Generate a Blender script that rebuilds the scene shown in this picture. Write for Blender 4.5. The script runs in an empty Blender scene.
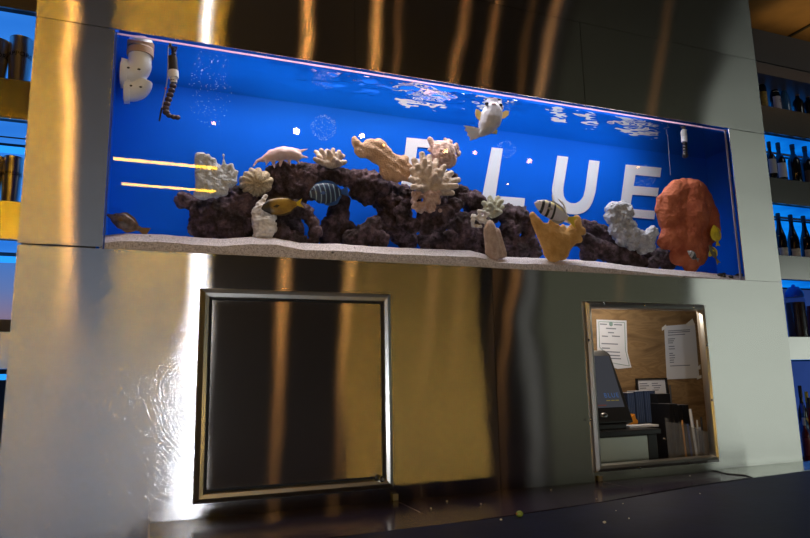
import bpy, bmesh, math, random
from mathutils import Vector, Matrix, noise
random.seed(7)
S = bpy.context.scene
COL = S.collection

# ------------------------------------------------------------------ camera
F, YAW, PITCH, ROLL = 644.353, 0.374825, 0.167617, -0.019691
D, EYE = 2.2, 1.55
fw = Vector((math.sin(YAW)*math.cos(PITCH), math.cos(YAW)*math.cos(PITCH), math.sin(PITCH)))
r0 = Vector((math.cos(YAW), -math.sin(YAW), 0)); u0 = r0.cross(fw)
cr, sr = math.cos(ROLL), math.sin(ROLL)
RT = cr*r0 + sr*u0
UP = -sr*r0 + cr*u0
CAM = Vector((0, -D, EYE))
cd = bpy.data.cameras.new('camera'); cam = bpy.data.objects.new('camera', cd); COL.objects.link(cam)
cd.sensor_width = 36; cd.lens = F/810*36; cd.clip_start = .02
M = Matrix((RT, UP, -fw)).transposed().to_4x4(); M.translation = CAM
cam.matrix_world = M
S.camera = cam

def ray(px, py):
    return RT*((px-405)/F) - UP*((py-269)/F) + fw
def P(px, py, Y=0.0):                      # picture point -> place on the plane y = Y
    d = ray(px, py); return CAM + d*((Y+D)/d.y)
def PZ(px, py, z):                         # picture point -> place at height z
    d = ray(px, py); return CAM + d*((z-EYE)/d.z)
def SC(px, py, Y):                         # metres per picture point there
    d = ray(px, py); return (Y+D)/d.y/F

# ------------------------------------------------------------------ world, exposure
w = bpy.data.worlds.new('world'); S.world = w; w.use_nodes = True
w.node_tree.nodes['Background'].inputs[0].default_value = (.75, .85, 1, 1)
w.node_tree.nodes['Background'].inputs[1].default_value = .004
S.view_settings.view_transform = 'Standard'; S.view_settings.look = 'None'
S.view_settings.exposure = 0.0; S.view_settings.gamma = 1.0
S.view_settings.use_curve_mapping = False
S.cycles.max_bounces = 8; S.cycles.diffuse_bounces = 3; S.cycles.glossy_bounces = 4
S.cycles.transparent_max_bounces = 16; S.cycles.use_denoising = True
S.cycles.sample_clamp_indirect = 6; S.cycles.caustics_reflective = False; S.cycles.caustics_refractive = False

def area(name, loc, target, sx, sy, power, color, spread=180):
    l = bpy.data.lights.new(name, 'AREA'); l.shape = 'RECTANGLE'; l.size = sx; l.size_y = sy
    l.energy = power; l.color = color; l.spread = math.radians(spread)
    o = bpy.data.objects.new(name, l); COL.objects.link(o); o.location = loc
    o.rotation_euler = (Vector(target)-Vector(loc)).to_track_quat('-Z', 'Y').to_euler()
    return o
def point(name, loc, power, color, rad=.03):
    l = bpy.data.lights.new(name, 'POINT'); l.energy = power; l.color = color; l.shadow_soft_size = rad
    o = bpy.data.objects.new(name, l); COL.objects.link(o); o.location = loc; return o

TANK_L = 17
area('tank_light', (1.12, .10, EYE+1.34), (1.12, .17, EYE+.5), 2.3, .16, TANK_L, (1, .97, .98))
area('tank_light_rear', (1.75, .27, EYE+1.34), (1.75, .25, EYE+.5), 1.3, .10, TANK_L*.18, (.9, .95, 1))
area('warm_ripple_fill', (.72, .22, EYE+1.32), (.72, .22, EYE+.5), .75, .16, TANK_L*.16, (1, .66, .45))  # added warm fill meant to tint the water ripples tan
area('shelf_fill', (5.6, -.4, 4.3), (5.0, 1.4, EYE+1.2), .6, .6, 2.5, (.9, .97, 1))  # added fill that brightens the bottle labels, no known lamp
point('hatch_light', (2.02, .08, EYE+.328), 5.0, (1, .9, .75), .02)
area('ceiling_fill', (6.0, .9, 4.30), (6.0, .9001, 5), 3.0, .8, 4.5, (1, .60, .18))  # added uplight that warms the ceiling over the back bar

# ------------------------------------------------------------------ materials
def newmat(name):
    m = bpy.data.materials.new(name); m.use_nodes = True
    nt = m.node_tree; nt.nodes.clear()
    out = nt.nodes.new('ShaderNodeOutputMaterial')
    return m, nt, out
def N(nt, t, **kw):
    n = nt.nodes.new(t)
    for k, v in kw.items():
        if k.startswith('i_'): n.inputs[k[2:].replace('_', ' ')].default_value = v
        else: setattr(n, k, v)
    return n
def L(nt, a, b): nt.links.new(a, b)
def ramp(nt, src, stops):
    r = nt.nodes.new('ShaderNodeValToRGB'); e = r.color_ramp.elements
    while len(e) < len(stops): e.new(.5)
    for q, (p, c) in zip(e, stops): q.position = p; q.color = (*c, 1)
    L(nt, src, r.inputs[0]); return r
def plain(name, col, rough=.5, metal=0, spec=.5, coat=0, bump=0, bscale=60, var=0, vscale=8, trans=0):
    m, nt, out = newmat(name)
    b = N(nt, 'ShaderNodeBsdfPrincipled'); L(nt, b.outputs[0], out.inputs[0])
    b.inputs['Base Color'].default_value = (*col, 1); b.inputs['Roughness'].default_value = rough
    b.inputs['Metallic'].default_value = metal; b.inputs['Specular IOR Level'].default_value = spec
    b.inputs['Coat Weight'].default_value = coat; b.inputs['Transmission Weight'].default_value = trans
    tc = N(nt, 'ShaderNodeTexCoord')
    if var:
        n = N(nt, 'ShaderNodeTexNoise', i_Scale=vscale, i_Detail=5.0); L(nt, tc.outputs['Object'], n.inputs['Vector'])
        rr = ramp(nt, n.outputs['Fac'], [(.3, tuple(c*(1-var) for c in col)), (.7, tuple(min(1, c*(1+var)) for c in col))])
        L(nt, rr.outputs[0], b.inputs['Base Color'])
    if bump:
        n = N(nt, 'ShaderNodeTexNoise', i_Scale=bscale, i_Detail=4.0); L(nt, tc.outputs['Object'], n.inputs['Vector'])
        bp = N(nt, 'ShaderNodeBump', i_Strength=bump, i_Distance=.01); L(nt, n.outputs['Fac'], bp.inputs['Height'])
        L(nt, bp.outputs[0], b.inputs['Normal'])
    return m
def emit(name, col, st, sample=False):
    m, nt, out = newmat(name); m.cycles.emission_sampling = 'AUTO' if sample else 'NONE'
    e = N(nt, 'ShaderNodeEmission'); e.inputs[0].default_value = (*col, 1); e.inputs[1].default_value = st
    L(nt, e.outputs[0], out.inputs[0]); return m

def steel(name, wave=.0010, rough=.21, aniso=.845, base=(.62, .58, .54), haze=.03, seed=0.0, swirl=None):
    """sheet steel with a horizontal brushed grain, slightly wavy like all thin cladding"""
    m, nt, out = newmat(name)
    tc = N(nt, 'ShaderNodeTexCoord')
    mp = N(nt, 'ShaderNodeMapping'); mp.inputs['Scale'].default_value = (1.5, 1, 2.6); mp.inputs['Location'].default_value = (seed, seed*.7, seed*1.3)
    L(nt, tc.outputs['Object'], mp.inputs[0])
    n = N(nt, 'ShaderNodeTexNoise', i_Scale=1.0, i_Detail=1.5, i_Roughness=.35); L(nt, mp.outputs[0], n.inputs['Vector'])
    bp = N(nt, 'ShaderNodeBump', i_Strength=1.0, i_Distance=wave*6); L(nt, n.outputs['Fac'], bp.inputs['Height'])
    # fine grain
    mg = N(nt, 'ShaderNodeMapping'); mg.inputs['Scale'].default_value = (3, 3, 900); L(nt, tc.outputs['Object'], mg.inputs[0])
    g = N(nt, 'ShaderNodeTexNoise', i_Scale=1.0, i_Detail=3.0); L(nt, mg.outputs[0], g.inputs['Vector'])
    rg = N(nt, 'ShaderNodeMapRange'); rg.inputs['To Min'].default_value = rough*.85; rg.inputs['To Max'].default_value = rough*1.15
    L(nt, g.outputs['Fac'], rg.inputs[0])
    b = N(nt, 'ShaderNodeBsdfAnisotropic', distribution='BECKMANN')
    b.inputs['Color'].default_value = (*base, 1); b.inputs['Anisotropy'].default_value = aniso
    L(nt, rg.outputs[0], b.inputs['Roughness']); L(nt, bp.outputs[0], b.inputs['Normal'])
    tg = N(nt, 'ShaderNodeCombineXYZ'); tg.inputs[0].default_value = 1
    tan = tg.outputs[0]
    hz = haze; hcol = None
    if swirl:
        # hand-polishing arcs about a centre: grain direction and haze follow circles
        sx, sz, wid = swirl
        sub = N(nt, 'ShaderNodeVectorMath', operation='SUBTRACT'); L(nt, tc.outputs['Object'], sub.inputs[0]); sub.inputs[1].default_value = (sx, 0, sz)
        nn = N(nt, 'ShaderNodeTexNoise', i_Scale=2.2, i_Detail=2.0); L(nt, tc.outputs['Object'], nn.inputs['Vector'])
        nm = N(nt, 'ShaderNodeVectorMath', operation='SUBTRACT'); L(nt, nn.outputs['Color'], nm.inputs[0]); nm.inputs[1].default_value = (.5, .5, .5)
        ns = N(nt, 'ShaderNodeVectorMath', operation='SCALE'); L(nt, nm.outputs[0], ns.inputs[0]); ns.inputs['Scale'].default_value = .16
        ad = N(nt, 'ShaderNodeVectorMath', operation='ADD'); L(nt, sub.outputs[0], ad.inputs[0]); L(nt, ns.outputs[0], ad.inputs[1])
        ln = N(nt, 'ShaderNodeVectorMath', operation='LENGTH'); L(nt, ad.outputs[0], ln.inputs[0])
        sp = N(nt, 'ShaderNodeSeparateXYZ'); L(nt, ad.outputs[0], sp.inputs[0])
        an = N(nt, 'ShaderNodeMath', operation='ARCTAN2'); L(nt, sp.outputs[2], an.inputs[0]); L(nt, sp.outputs[0], an.inputs[1])
        cm = N(nt, 'ShaderNodeCombineXYZ'); 
        m1 = N(nt, 'ShaderNodeMath', operation='MULTIPLY'); m1.inputs[1].default_value = 150; L(nt, ln.outputs['Value'], m1.inputs[0])
        m2 = N(nt, 'ShaderNodeMath', operation='MULTIPLY'); m2.inputs[1].default_value = 1.1; L(nt, an.outputs[0], m2.inputs[0])
        L(nt, m1.outputs[0], cm.inputs[0]); L(nt, m2.outputs[0], cm.inputs[1])
        sn = N(nt, 'ShaderNodeTexNoise', i_Scale=1.0, i_Detail=4.0, i_Roughness=.6); L(nt, cm.outputs[0], sn.inputs['Vector'])
        big = N(nt, 'ShaderNodeTexNoise', i_Scale=3.0, i_Detail=1.0); L(nt, tc.outputs['Object'], big.inputs['Vector'])
        mu = N(nt, 'ShaderNodeMath', operation='MULTIPLY'); L(nt, sn.outputs['Fac'], mu.inputs[0]); L(nt, big.outputs['Fac'], mu.inputs[1])
        # fades out towards the clean upper edge of the sheet
        so = N(nt, 'ShaderNodeSeparateXYZ'); L(nt, tc.outputs['Object'], so.inputs[0])
        fz = N(nt, 'ShaderNodeMapRange'); fz.inputs['From Min'].default_value = EYE+.40; fz.inputs['From Max'].default_value = EYE+.0
        L(nt, so.outputs[2], fz.inputs[0])
        fx = N(nt, 'ShaderNodeMapRange'); fx.inputs['From Min'].default_value = .35; fx.inputs['From Max'].default_value = .12
        L(nt, so.outputs[0], fx.inputs[0])
        mx = N(nt, 'ShaderNodeMath', operation='MULTIPLY'); L(nt, fz.outputs[0], mx.inputs[0]); L(nt, fx.outputs[0], mx.inputs[1])
        hr = N(nt, 'ShaderNodeMapRange'); hr.inputs['From Min'].default_value = .14; hr.inputs['From Max'].default_value = .34
        hr.inputs['To Min'].default_value = .42; hr.inputs['To Max'].default_value = 1.0; L(nt, mu.outputs[0], hr.inputs[0])
        my = N(nt, 'ShaderNodeMath', operation='MULTIPLY'); L(nt, mx.outputs[0], my.inputs[0]); L(nt, hr.outputs[0], my.inputs[1])
        mz = N(nt, 'ShaderNodeMath', operation='MULTIPLY_ADD'); mz.inputs[1].default_value = .19; mz.inputs[2].default_value = haze; L(nt, my.outputs[0], mz.inputs[0])
        hcol = mz.outputs[0]
        hb_ = N(nt, 'ShaderNodeMath', operation='MULTIPLY'); L(nt, sn.outputs['Fac'], hb_.inputs[0]); L(nt, mx.outputs[0], hb_.inputs[1])
        b2 = N(nt, 'ShaderNodeBump', i_Strength=1.0, i_Distance=.0004); L(nt, hb_.outputs[0], b2.inputs['Height']); L(nt, bp.outputs[0], b2.inputs['Normal'])
        L(nt, b2.outputs[0], b.inputs['Normal'])
    L(nt, tan, b.inputs['Tangent'])
    h = N(nt, 'ShaderNodeBsdfPrincipled'); h.inputs['Metallic'].default_value = 1; h.inputs['Base Color'].default_value = (*base, 1)
    h.inputs['Roughness'].default_value = .42 if swirl else .55
    mix = N(nt, 'ShaderNodeMixShader')
    if hcol is not None: L(nt, hcol, mix.inputs[0])
    else: mix.inputs[0].default_value = hz
    L(nt, b.outputs[0], mix.inputs[1]); L(nt, h.outputs[0], mix.inputs[2]); L(nt, mix.outputs[0], out.inputs[0])
    return m
M_STEEL = steel('brushed_steel')
M_STEEL_B = steel('brushed_steel_b', seed=3.1)
M_STEEL_C = steel('brushed_steel_c', seed=7.7)
M_DOOR = steel('brushed_steel_door', seed=5.2, wave=.0009, haze=.03)
M_SWIRL = steel('hand_polished_steel', seed=1.4, base=(.60, .60, .62), swirl=(.22, EYE-.05, .3), haze=.04)
M_FASCIA = steel('fascia_steel', seed=9.4, rough=.165, aniso=.75, wave=.0006, haze=.06)
M_FRAME = plain('polished_frame_steel', (.70, .68, .64), .30, 1, bump=.05, bscale=14)
M_DARK = plain('black_gap', (.01, .01, .01), .7)
M_CHROME = plain('chrome', (.75, .73, .70), .08, 1)

def coralmat(name, col, col2, scale=30, bump=.6, bscale=120, rough=.75, sss=0):
    m, nt, out = newmat(name)
    b = N(nt, 'ShaderNodeBsdfPrincipled'); L(nt, b.outputs[0], out.inputs[0])
    b.inputs['Roughness'].default_value = rough; b.inputs['Specular IOR Level'].default_value = .25
    tc = N(nt, 'ShaderNodeTexCoord')
    n = N(nt, 'ShaderNodeTexNoise', i_Scale=scale, i_Detail=5.0, i_Roughness=.6); L(nt, tc.outputs['Object'], n.inputs['Vector'])
    rr = ramp(nt, n.outputs['Fac'], [(.34, col2), (.62, col)]); L(nt, rr.outputs[0], b.inputs['Base Color'])
    v = N(nt, 'ShaderNodeTexVoronoi', i_Scale=bscale); L(nt, tc.outputs['Object'], v.inputs['Vector'])
    n2 = N(nt, 'ShaderNodeTexNoise', i_Scale=bscale*.7, i_Detail=4.0); L(nt, tc.outputs['Object'], n2.inputs['Vector'])
    a = N(nt, 'ShaderNodeMath', operation='ADD'); L(nt, v.outputs['Distance'], a.inputs[0]); L(nt, n2.outputs['Fac'], a.inputs[1])
    bp = N(nt, 'ShaderNodeBump', i_Strength=bump, i_Distance=.006); L(nt, a.outputs[0], bp.inputs['Height']); L(nt, bp.outputs[0], b.inputs['Normal'])
    return m
def rockmat():
    m, nt, out = newmat('live_rock')
    b = N(nt, 'ShaderNodeBsdfPrincipled'); L(nt, b.outputs[0], out.inputs[0]); b.inputs['Roughness'].default_value = .85; b.inputs['Specular IOR Level'].default_value = .2
    tc = N(nt, 'ShaderNodeTexCoord')
    n = N(nt, 'ShaderNodeTexNoise', i_Scale=17.0, i_Detail=7.0, i_Roughness=.68); L(nt, tc.outputs['Object'], n.inputs['Vector'])
    rr = ramp(nt, n.outputs['Fac'], [(.33, (.014, .010, .011)), (.45, (.050, .035, .037)), (.54, (.112, .076, .096)), (.64, (.22, .155, .18)), (.80, (.13, .11, .06))])
    L(nt, rr.outputs[0], b.inputs['Base Color'])
    n2 = N(nt, 'ShaderNodeTexNoise', i_Scale=55.0, i_Detail=6.0, i_Roughness=.7); L(nt, tc.outputs['Object'], n2.inputs['Vector'])
    bp = N(nt, 'ShaderNodeBump', i_Strength=.9, i_Distance=.02); L(nt, n2.outputs['Fac'], bp.inputs['Height']); L(nt, bp.outputs[0], b.inputs['Normal'])
    return m
M_ROCK = rockmat()

# ------------------------------------------------------------------ mesh helpers
def tag(o, label=None, cat=None, group=None, kind=None):
    if label: o['label'] = label
    if cat: o['category'] = cat
    if group: o['group'] = group
    if kind: o['kind'] = kind
    return o
def link(name, me, mat=None, parent=None, smooth=False, inv=True):
    o = bpy.data.objects.new(name, me); COL.objects.link(o)
    if mat is not None:
        for mm in (mat if isinstance(mat, (list, tuple)) else [mat]): me.materials.append(mm)
    if parent is not None: o.parent = parent
    if smooth:
        for p in me.polygons: p.use_smooth = True
    return o
def empty(name, loc=(0, 0, 0), rot=(0, 0, 0)):
    o = bpy.data.objects.new(name, None); COL.objects.link(o); o.location = loc; o.rotation_euler = rot
    o.empty_display_size = .05
    return o
class MB:
    def __init__(s): s.bm = bmesh.new()
    def box(s, a, b, bev=0):
        (x0, y0, z0), (x1, y1, z1) = a, b
        r = bmesh.ops.create_cube(s.bm, size=1)
        bmesh.ops.scale(s.bm, vec=(x1-x0, y1-y0, z1-z0), verts=r['verts'])
        bmesh.ops.translate(s.bm, vec=((x0+x1)/2, (y0+y1)/2, (z0+z1)/2), verts=r['verts'])
        if bev:
            es = list({e for v in r['verts'] for e in v.link_edges})
            bmesh.ops.bevel(s.bm, geom=es, offset=bev, segments=2, affect='EDGES', profile=.6)
        return s
    def prism(s, pts, vec, mi=0):
        vs = [s.bm.verts.new(p) for p in pts]; f = s.bm.faces.new(vs); f.material_index = mi
        r = bmesh.ops.extrude_face_region(s.bm, geom=[f])
        bmesh.ops.translate(s.bm, vec=vec, verts=[g for g in r['geom'] if isinstance(g, bmesh.types.BMVert)])
        return s
    def ball(s, c, r, sub=2, sc=(1, 1, 1)):
        q = bmesh.ops.create_icosphere(s.bm, subdivisions=sub, radius=r)
        bmesh.ops.scale(s.bm, vec=sc, verts=q['verts']); bmesh.ops.translate(s.bm, vec=c, verts=q['verts']); return s
    def tube(s, a, b, ra, rb=None, seg=12):
        rb = ra if rb is None else rb
        a, b = Vector(a), Vector(b); d = b-a
        q = bmesh.ops.create_cone(s.bm, cap_ends=True, segments=seg, radius1=ra, radius2=rb, depth=d.length)
        m = d.to_track_quat('Z', 'Y').to_matrix().to_4x4(); m.translation = (a+b)/2
        bmesh.ops.transform(s.bm, matrix=m, verts=q['verts']); return s
    def lathe(s, prof, c=(0, 0, 0), seg=24, a0=0, a1=math.tau):
        full = abs(a1-a0-math.tau) < 1e-6; n = seg if full else seg+1; rings = []
        for r, z in prof:
            if r < 1e-6 and full: rings.append([s.bm.verts.new((c[0], c[1], c[2]+z))]*n)
            else: rings.append([s.bm.verts.new((c[0]+r*math.cos(a0+(a1-a0)*i/seg), c[1]+r*math.sin(a0+(a1-a0)*i/seg), c[2]+z)) for i in range(n)])
        for A, B in zip(rings, rings[1:]):
            for i in range(seg):
                j = (i+1) % n; q = []
                for v in (A[i], A[j], B[j], B[i]):
                    if v not in q: q.append(v)
                if len(q) > 2: s.bm.faces.new(q)
        return s
    def path(s, pts, r, seg=8):
        pts = [Vector(p) for p in pts]
        for a, b in zip(pts, pts[1:]): s.tube(a, b, r, r, seg)
        for p in pts[1:-1]: s.ball(p, r, 1)
        return s
    def mesh(s, name):
        bmesh.ops.recalc_face_normals(s.bm, faces=s.bm.faces)
        me = bpy.data.meshes.new(name); s.bm.to_mesh(me); s.bm.free(); return me
    def build(s, name, mat=None, parent=None, smooth=False):
        o = link(name, s.mesh(name), mat, parent, smooth)
        if smooth: autosmooth(o.data)
        return o
def autosmooth(me, ang=40):
    bm = bmesh.new(); bm.from_mesh(me)
    for e in bm.edges:
        if len(e.link_faces) == 2 and e.calc_face_angle(0) > math.radians(ang): e.smooth = False
    for f in bm.faces: f.smooth = True
    bm.to_mesh(me); bm.free()
def rect_hole(x0, x1, z0, z1, holes, y0, y1):
    """a sheet in the xz plane with rectangular holes, thickness y0..y1"""
    xs = sorted({x0, x1, *[h[0] for h in holes], *[h[1] for h in holes]}); zs = sorted({z0, z1, *[h[2] for h in holes], *[h[3] for h in holes]})
    bm = bmesh.new(); V = {}
    def v(x, z): return V.setdefault((x, z), bm.verts.new((x, y0, z)))
    fs = []
    for a, b in zip(xs, xs[1:]):
        for c, d in zip(zs, zs[1:]):
            mx, mz = (a+b)/2, (c+d)/2
            if any(h[0] < mx < h[1] and h[2] < mz < h[3] for h in holes): continue
            fs.append(bm.faces.new([v(a, c), v(b, c), v(b, d), v(a, d)]))
    r = bmesh.ops.extrude_face_region(bm, geom=fs)
    bmesh.ops.translate(bm, vec=(0, y1-y0, 0), verts=[g for g in r['geom'] if isinstance(g, bmesh.types.BMVert)])
    for q in [q for q in bm.verts if not q.link_faces]: bm.verts.remove(q)
    bmesh.ops.recalc_face_normals(bm, faces=bm.faces)
    me = bpy.data.meshes.new('sheet'); bm.to_mesh(me); bm.free(); return me
def text_mesh(s, size, extrude=.0005, font_shear=0, align='CENTER', space=1.0):
    c = bpy.data.curves.new('t', 'FONT'); c.body = s; c.size = size; c.extrude = extrude; c.align_x = align; c.align_y = 'CENTER'; c.shear = font_shear; c.space_character = space
    c.resolution_u = 3
    o = bpy.data.objects.new('t', c); COL.objects.link(o)
    dg = bpy.context.evaluated_depsgraph_get(); me = bpy.data.meshes.new_from_object(o.evaluated_get(dg))
    bpy.data.objects.remove(o); return me
def blob(name, caps, voxel, mat, parent=None, squash=1.0, disp=None, smooth_it=2):
    """caps: [(a, ra, b, rb)] capsules -> one continuous skinned surface. disp(p, n) -> offset along the normal."""
    bm = bmesh.new()
    cen = sum((Vector(c[0]) for c in caps), Vector())/len(caps)
    for a, ra, b, rb in caps:
        a, b = Vector(a), Vector(b); L_ = (b-a).length; n = max(1, int(L_/(min(ra, rb)*.45)+.99)) if L_ > 1e-5 else 0
        for i in range(n+1):
            t = i/n if n else 0
            q = bmesh.ops.create_icosphere(bm, subdivisions=2, radius=ra+(rb-ra)*t)
            if squash != 1: bmesh.ops.scale(bm, vec=(1, squash, 1), verts=q['verts'])
            bmesh.ops.translate(bm, vec=a.lerp(b, t)-cen, verts=q['verts'])
    me = bpy.data.meshes.new(name); bm.to_mesh(me); bm.free()
    o = bpy.data.objects.new(name, me); COL.objects.link(o)
    md = o.modifiers.new('r', 'REMESH'); md.mode = 'VOXEL'; md.voxel_size = voxel
    if smooth_it:
        ms = o.modifiers.new('s', 'SMOOTH'); ms.iterations = smooth_it; ms.factor = .5
    dg = bpy.context.evaluated_depsgraph_get(); me2 = bpy.data.meshes.new_from_object(o.evaluated_get(dg))
    bpy.data.objects.remove(o); bpy.data.meshes.remove(me)
    me2.name = name
    if disp:
        nr = [v.normal.copy() for v in me2.vertices]
        for v, n in zip(me2.vertices, nr): v.co = v.co + n*disp(v.co + cen, n)
    me2.materials.clear()
    o = link(name, me2, mat, parent, smooth=True); o.location = cen
    return o
def pxcaps(lst, Y):
    """lst of (px,py,r) balls or ((px,py,r),(px,py,r)) capsules, optional own Y as a 4th number"""
    out = []
    def one(q):
        y = q[3] if len(q) > 3 else Y
        return P(q[0], q[1], y), q[2]*SC(q[0], q[1], y)
    for q in lst:
        if isinstance(q[0], (tuple, list)):
            a, ra = one(q[0]); b, rb = one(q[1]); out.append((a, ra, b, rb))
        else:
            a, ra = one(q); out.append((a, ra, a, ra))
    return out
def chain(*pts): return [(a, b) for a, b in zip(pts, pts[1:])]
def nz(p, s): return noise.noise(Vector(p)*s)
def rockdisp(amp):
    def f(p, n):
        r = 1-abs(nz(p, 16))*2
        return amp*(.9*nz(p, 9)+.9*(r-.6)+.9*(.4-abs(nz(p, 34)))+.75*nz(p, 62)+.4*nz(p, 120))
    return f

# ------------------------------------------------------------------ setting: the room
def struct(o): o['kind'] = 'structure'; return o
M_FLOOR = plain('dark_floor', (.035, .028, .024), .35, var=.3, vscale=3)
M_WALL = plain('dark_plaster', (.030, .027, .024), .7, var=.2, vscale=4)
M_CEIL = plain('amber_ceiling', (.20, .12, .045), .85, var=.1)
M_CEILD = plain('dark_ceiling', (.030, .026, .022), .85, var=.2)
X0, X1, YB, YF, H = -4.5, 13.5, -7.2, 2.05, 4.42
struct(MB().box((X0, YB, -.1), (X1, YF, 0)).build('floor', M_FLOOR))
struct(MB().box((X0, YB, H), (X1, -.3, H+.1)).build('ceiling', M_CEILD))
struct(MB().box((X0, -.3, H), (X1, YF, H+.1)).build('ceiling', M_CEIL))
for x in (5.05, 6.25, 7.45, 8.65):
    struct(MB().box((x-.012, .2, H-.012), (x+.012, 1.5, H)).build('trim_1', M_DARK))
struct(MB().box((X0, YF, 0), (X1, YF+.1, H)).build('wall_back', M_WALL))
struct(MB().box((X0-.1, YB, 0), (X0, YF, H)).build('wall_left', M_WALL))
struct(MB().box((X1, YB, 0), (X1+.1, YF, H)).build('wall_right', M_WALL))
WINS = [(9.6, 13.2, .25, 2.95), (-2.4, .40, .35, 1.5), (5.80, 6.08, .6, 2.9), (6.2, 9.4, .3, 2.95)]
struct(link('wall_front', rect_hole(X0, X1, 0, H, WINS, YB-.1, YB), M_WALL))
day = [emit('daylight', (.86, 1.0, .92), 1.9), emit('silver_fill_glow', (.66, .79, 1.0), 1.5), emit('slit_daylight', (.90, .96, .92), .36), emit('olive_fill_glow', (.90, 1.0, .72), .21)]  # bluish and olive panes are unseen glows added to brighten the steel
for i, (a, b, c, d) in enumerate(WINS):
    fr = struct(link('window_%d' % (i+1), rect_hole(a-.06, b+.06, c-.06, d+.06, [(a, b, c, d)], YB, YB+.03), M_FRAME))
    MB().box((a, YB-.06, c), (b, YB-.05, d)).build('pane', day[i], fr)

fr = struct(MB().box((X1-.03, -7.0, .2), (X1, -4.2, 3.1)).build('window_5', M_FRAME))
MB().box((X1-.04, -6.9, .3), (X1-.03, -4.3, 3.0)).build('pane', emit('side_daylight', (.86, 1.0, .94), 1.1), fr)
# warm lamps of the dining room, seen in the steel and the tank glass
def mirror(px, py, dist, Y=0.0):
    """where a thing stands whose mirror image on the sheet y = Y shows at px,py; dist = its distance behind the sheet"""
    f = P(px, py, Y); k = (D+Y+dist)/(D+Y); q = CAM+(f-CAM)*k
    return Vector((q.x, Y-dist, q.z))
E_OR = emit('amber_glow', (1.0, .47, .13), 120, True); E_OR2 = emit('amber_glow_soft', (1.0, .47, .15), 45, True)
E_WH = emit('white_glow', (.93, .96, 1.0), 260, True); E_BAR = emit('linear_amber_glow', (1.0, .53, .014), 52, True)
M_CAP = plain('lamp_cap', (.12, .10, .08), .4, 1)
def globe(p, r, mat, label, group=None):
    t = empty('pendant_lamp', p); tag(t, label, 'lamp', group or 'round pendant lamps of the dining room')
    MB().ball((0, 0, 0), r, 3).build('bulb', mat, t, True)
    MB().tube((0, 0, r*.8), (0, 0, r*.8+.03), r*.6, r*.4, 16).build('cap', M_CAP, t, True)
    MB().tube((0, 0, r*.8+.03), (0, 0, H-p.z), .004, .004, 6).build('cord', M_DARK, t)
    return t
GL = [(297, 130, .026, E_OR), (363, 135, .022, E_OR), (69, 112, .032, E_OR), (447, 150, .020, E_OR2), (531, 160, .022, E_OR2), (385, 144, .012, E_OR2), (476, 152, .018, E_OR2), (214, 122, .016, E_OR2), (640, 166, .011, E_OR2), (509, 183, .010, E_OR2)]
for i, (px, py, r, mt) in enumerate(GL):
    globe(mirror(px, py, 2.6), r, mt, 'small amber globe pendant hanging on a cord in the dining room')
def floorlamp(p, r, mat):
    t = empty('floor_lamp', (p.x, p.y, 0)); tag(t, 'white globe floor lamp standing in the dining room', 'lamp')
    MB().ball((0, 0, p.z), r, 2).build('bulb', mat, t, True)
    MB().tube((0, 0, .02), (0, 0, p.z-r*.9), .012, .012, 12).build('pole', M_CAP, t, True)
    MB().tube((0, 0, 0), (0, 0, .02), .14, .13, 24).build('base', M_CAP, t, True)
floorlamp(mirror(196, 425, 2.6), .055, E_WH)
globe(mirror(209, 12, 1.6), .024, emit('white_spot', (.95, .97, 1), 140, True), 'small white globe pendant hanging close above the bar', 'white pendant')
def barlamp(pa, pb, r, mat, label):
    c = (pa+pb)/2; t = empty('linear_lamp', c); tag(t, label, 'lamp', 'long amber tube lamps')
    MB().tube(pa-c, pb-c, r, r, 8).build('tube', mat, t, True)
    for q in (pa, pb):
        MB().box(q-c-Vector((.02, .02, .02)), q-c+Vector((.02, .02, .03))).build('end_cap', M_CAP, t)
        MB().tube(q-c+Vector((0, 0, .03)), (q.x-c.x, 0, H-c.z), .003, .003, 6).build('cord', M_DARK, t)
a = mirror(110, 157, 2.6); b = mirror(220, 167, 2.6)
for z, r in ((a.z, .010), (mirror(118, 180, 2.6).z, .008)):
    yy = a.y-(.06 if r < .009 else 0)
    barlamp(Vector((a.x+(0 if r > .009 else .06), yy, z)), Vector((b.x, yy, z)), r, E_BAR, 'short amber tube lamp hung level in the dining room')
    barlamp(Vector((-2.8, yy, z)), Vector((mirror(74, 157, 2.6).x, yy, z)), r, E_BAR, 'long amber tube lamp hung level in the dining room')
a = mirror(340, 425, 2.6); b = mirror(486, 425, 2.6)
barlamp(Vector((a.x, a.y, a.z)), Vector((b.x, a.y, a.z)), .02, emit('gold_fill_glow', (1.0, .60, .12), 15, True), 'added low amber tube, unseen, giving the lower steel its gold glow')  # unseen tube added to put a gold glow on the lower steel

# ------------------------------------------------------------------ setting: the steel-clad tank wall
zt = lambda z: EYE+z
TL, TR, TB, TT = -.158, 2.577, zt(.422), zt(1.171)
WL, WR = -.393, 2.815
core = struct(link('wall_right_front', rect_hole(WL+.01, WR-.01, 0, zt(2.6), [(TL-.02, TR+.02, TB-.01, TT+.003), (.15, .79, zt(-.36), zt(.29)), (1.66, 2.29, zt(-.37), zt(.29))], .0045, .0075), M_DARK))
core.name = 'wall_bar'
g = .0012
def panel(x0, x1, z0, z1, mat, holes=(), y=0.0):
    return link('steel_panel', rect_hole(x0+g, x1-g, z0+g, z1-g, holes, y, y+.004), mat, core)
panel(WL, TL, zt(.425), zt(1.17), M_STEEL_B)
panel(WL, .677, zt(1.17), zt(1.567), M_STEEL)
panel(.677, 1.735, zt(1.17), zt(1.567), M_STEEL_B)
panel(1.735, WR, zt(1.17), zt(1.567), M_STEEL_C, y=-.001)
panel(WL, 1.3, zt(1.567), zt(2.6), M_STEEL_C)
panel(1.3, WR, zt(1.567), zt(2.6), M_STEEL_B)
panel(TR, WR, zt(.42), zt(1.17), M_STEEL)
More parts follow.
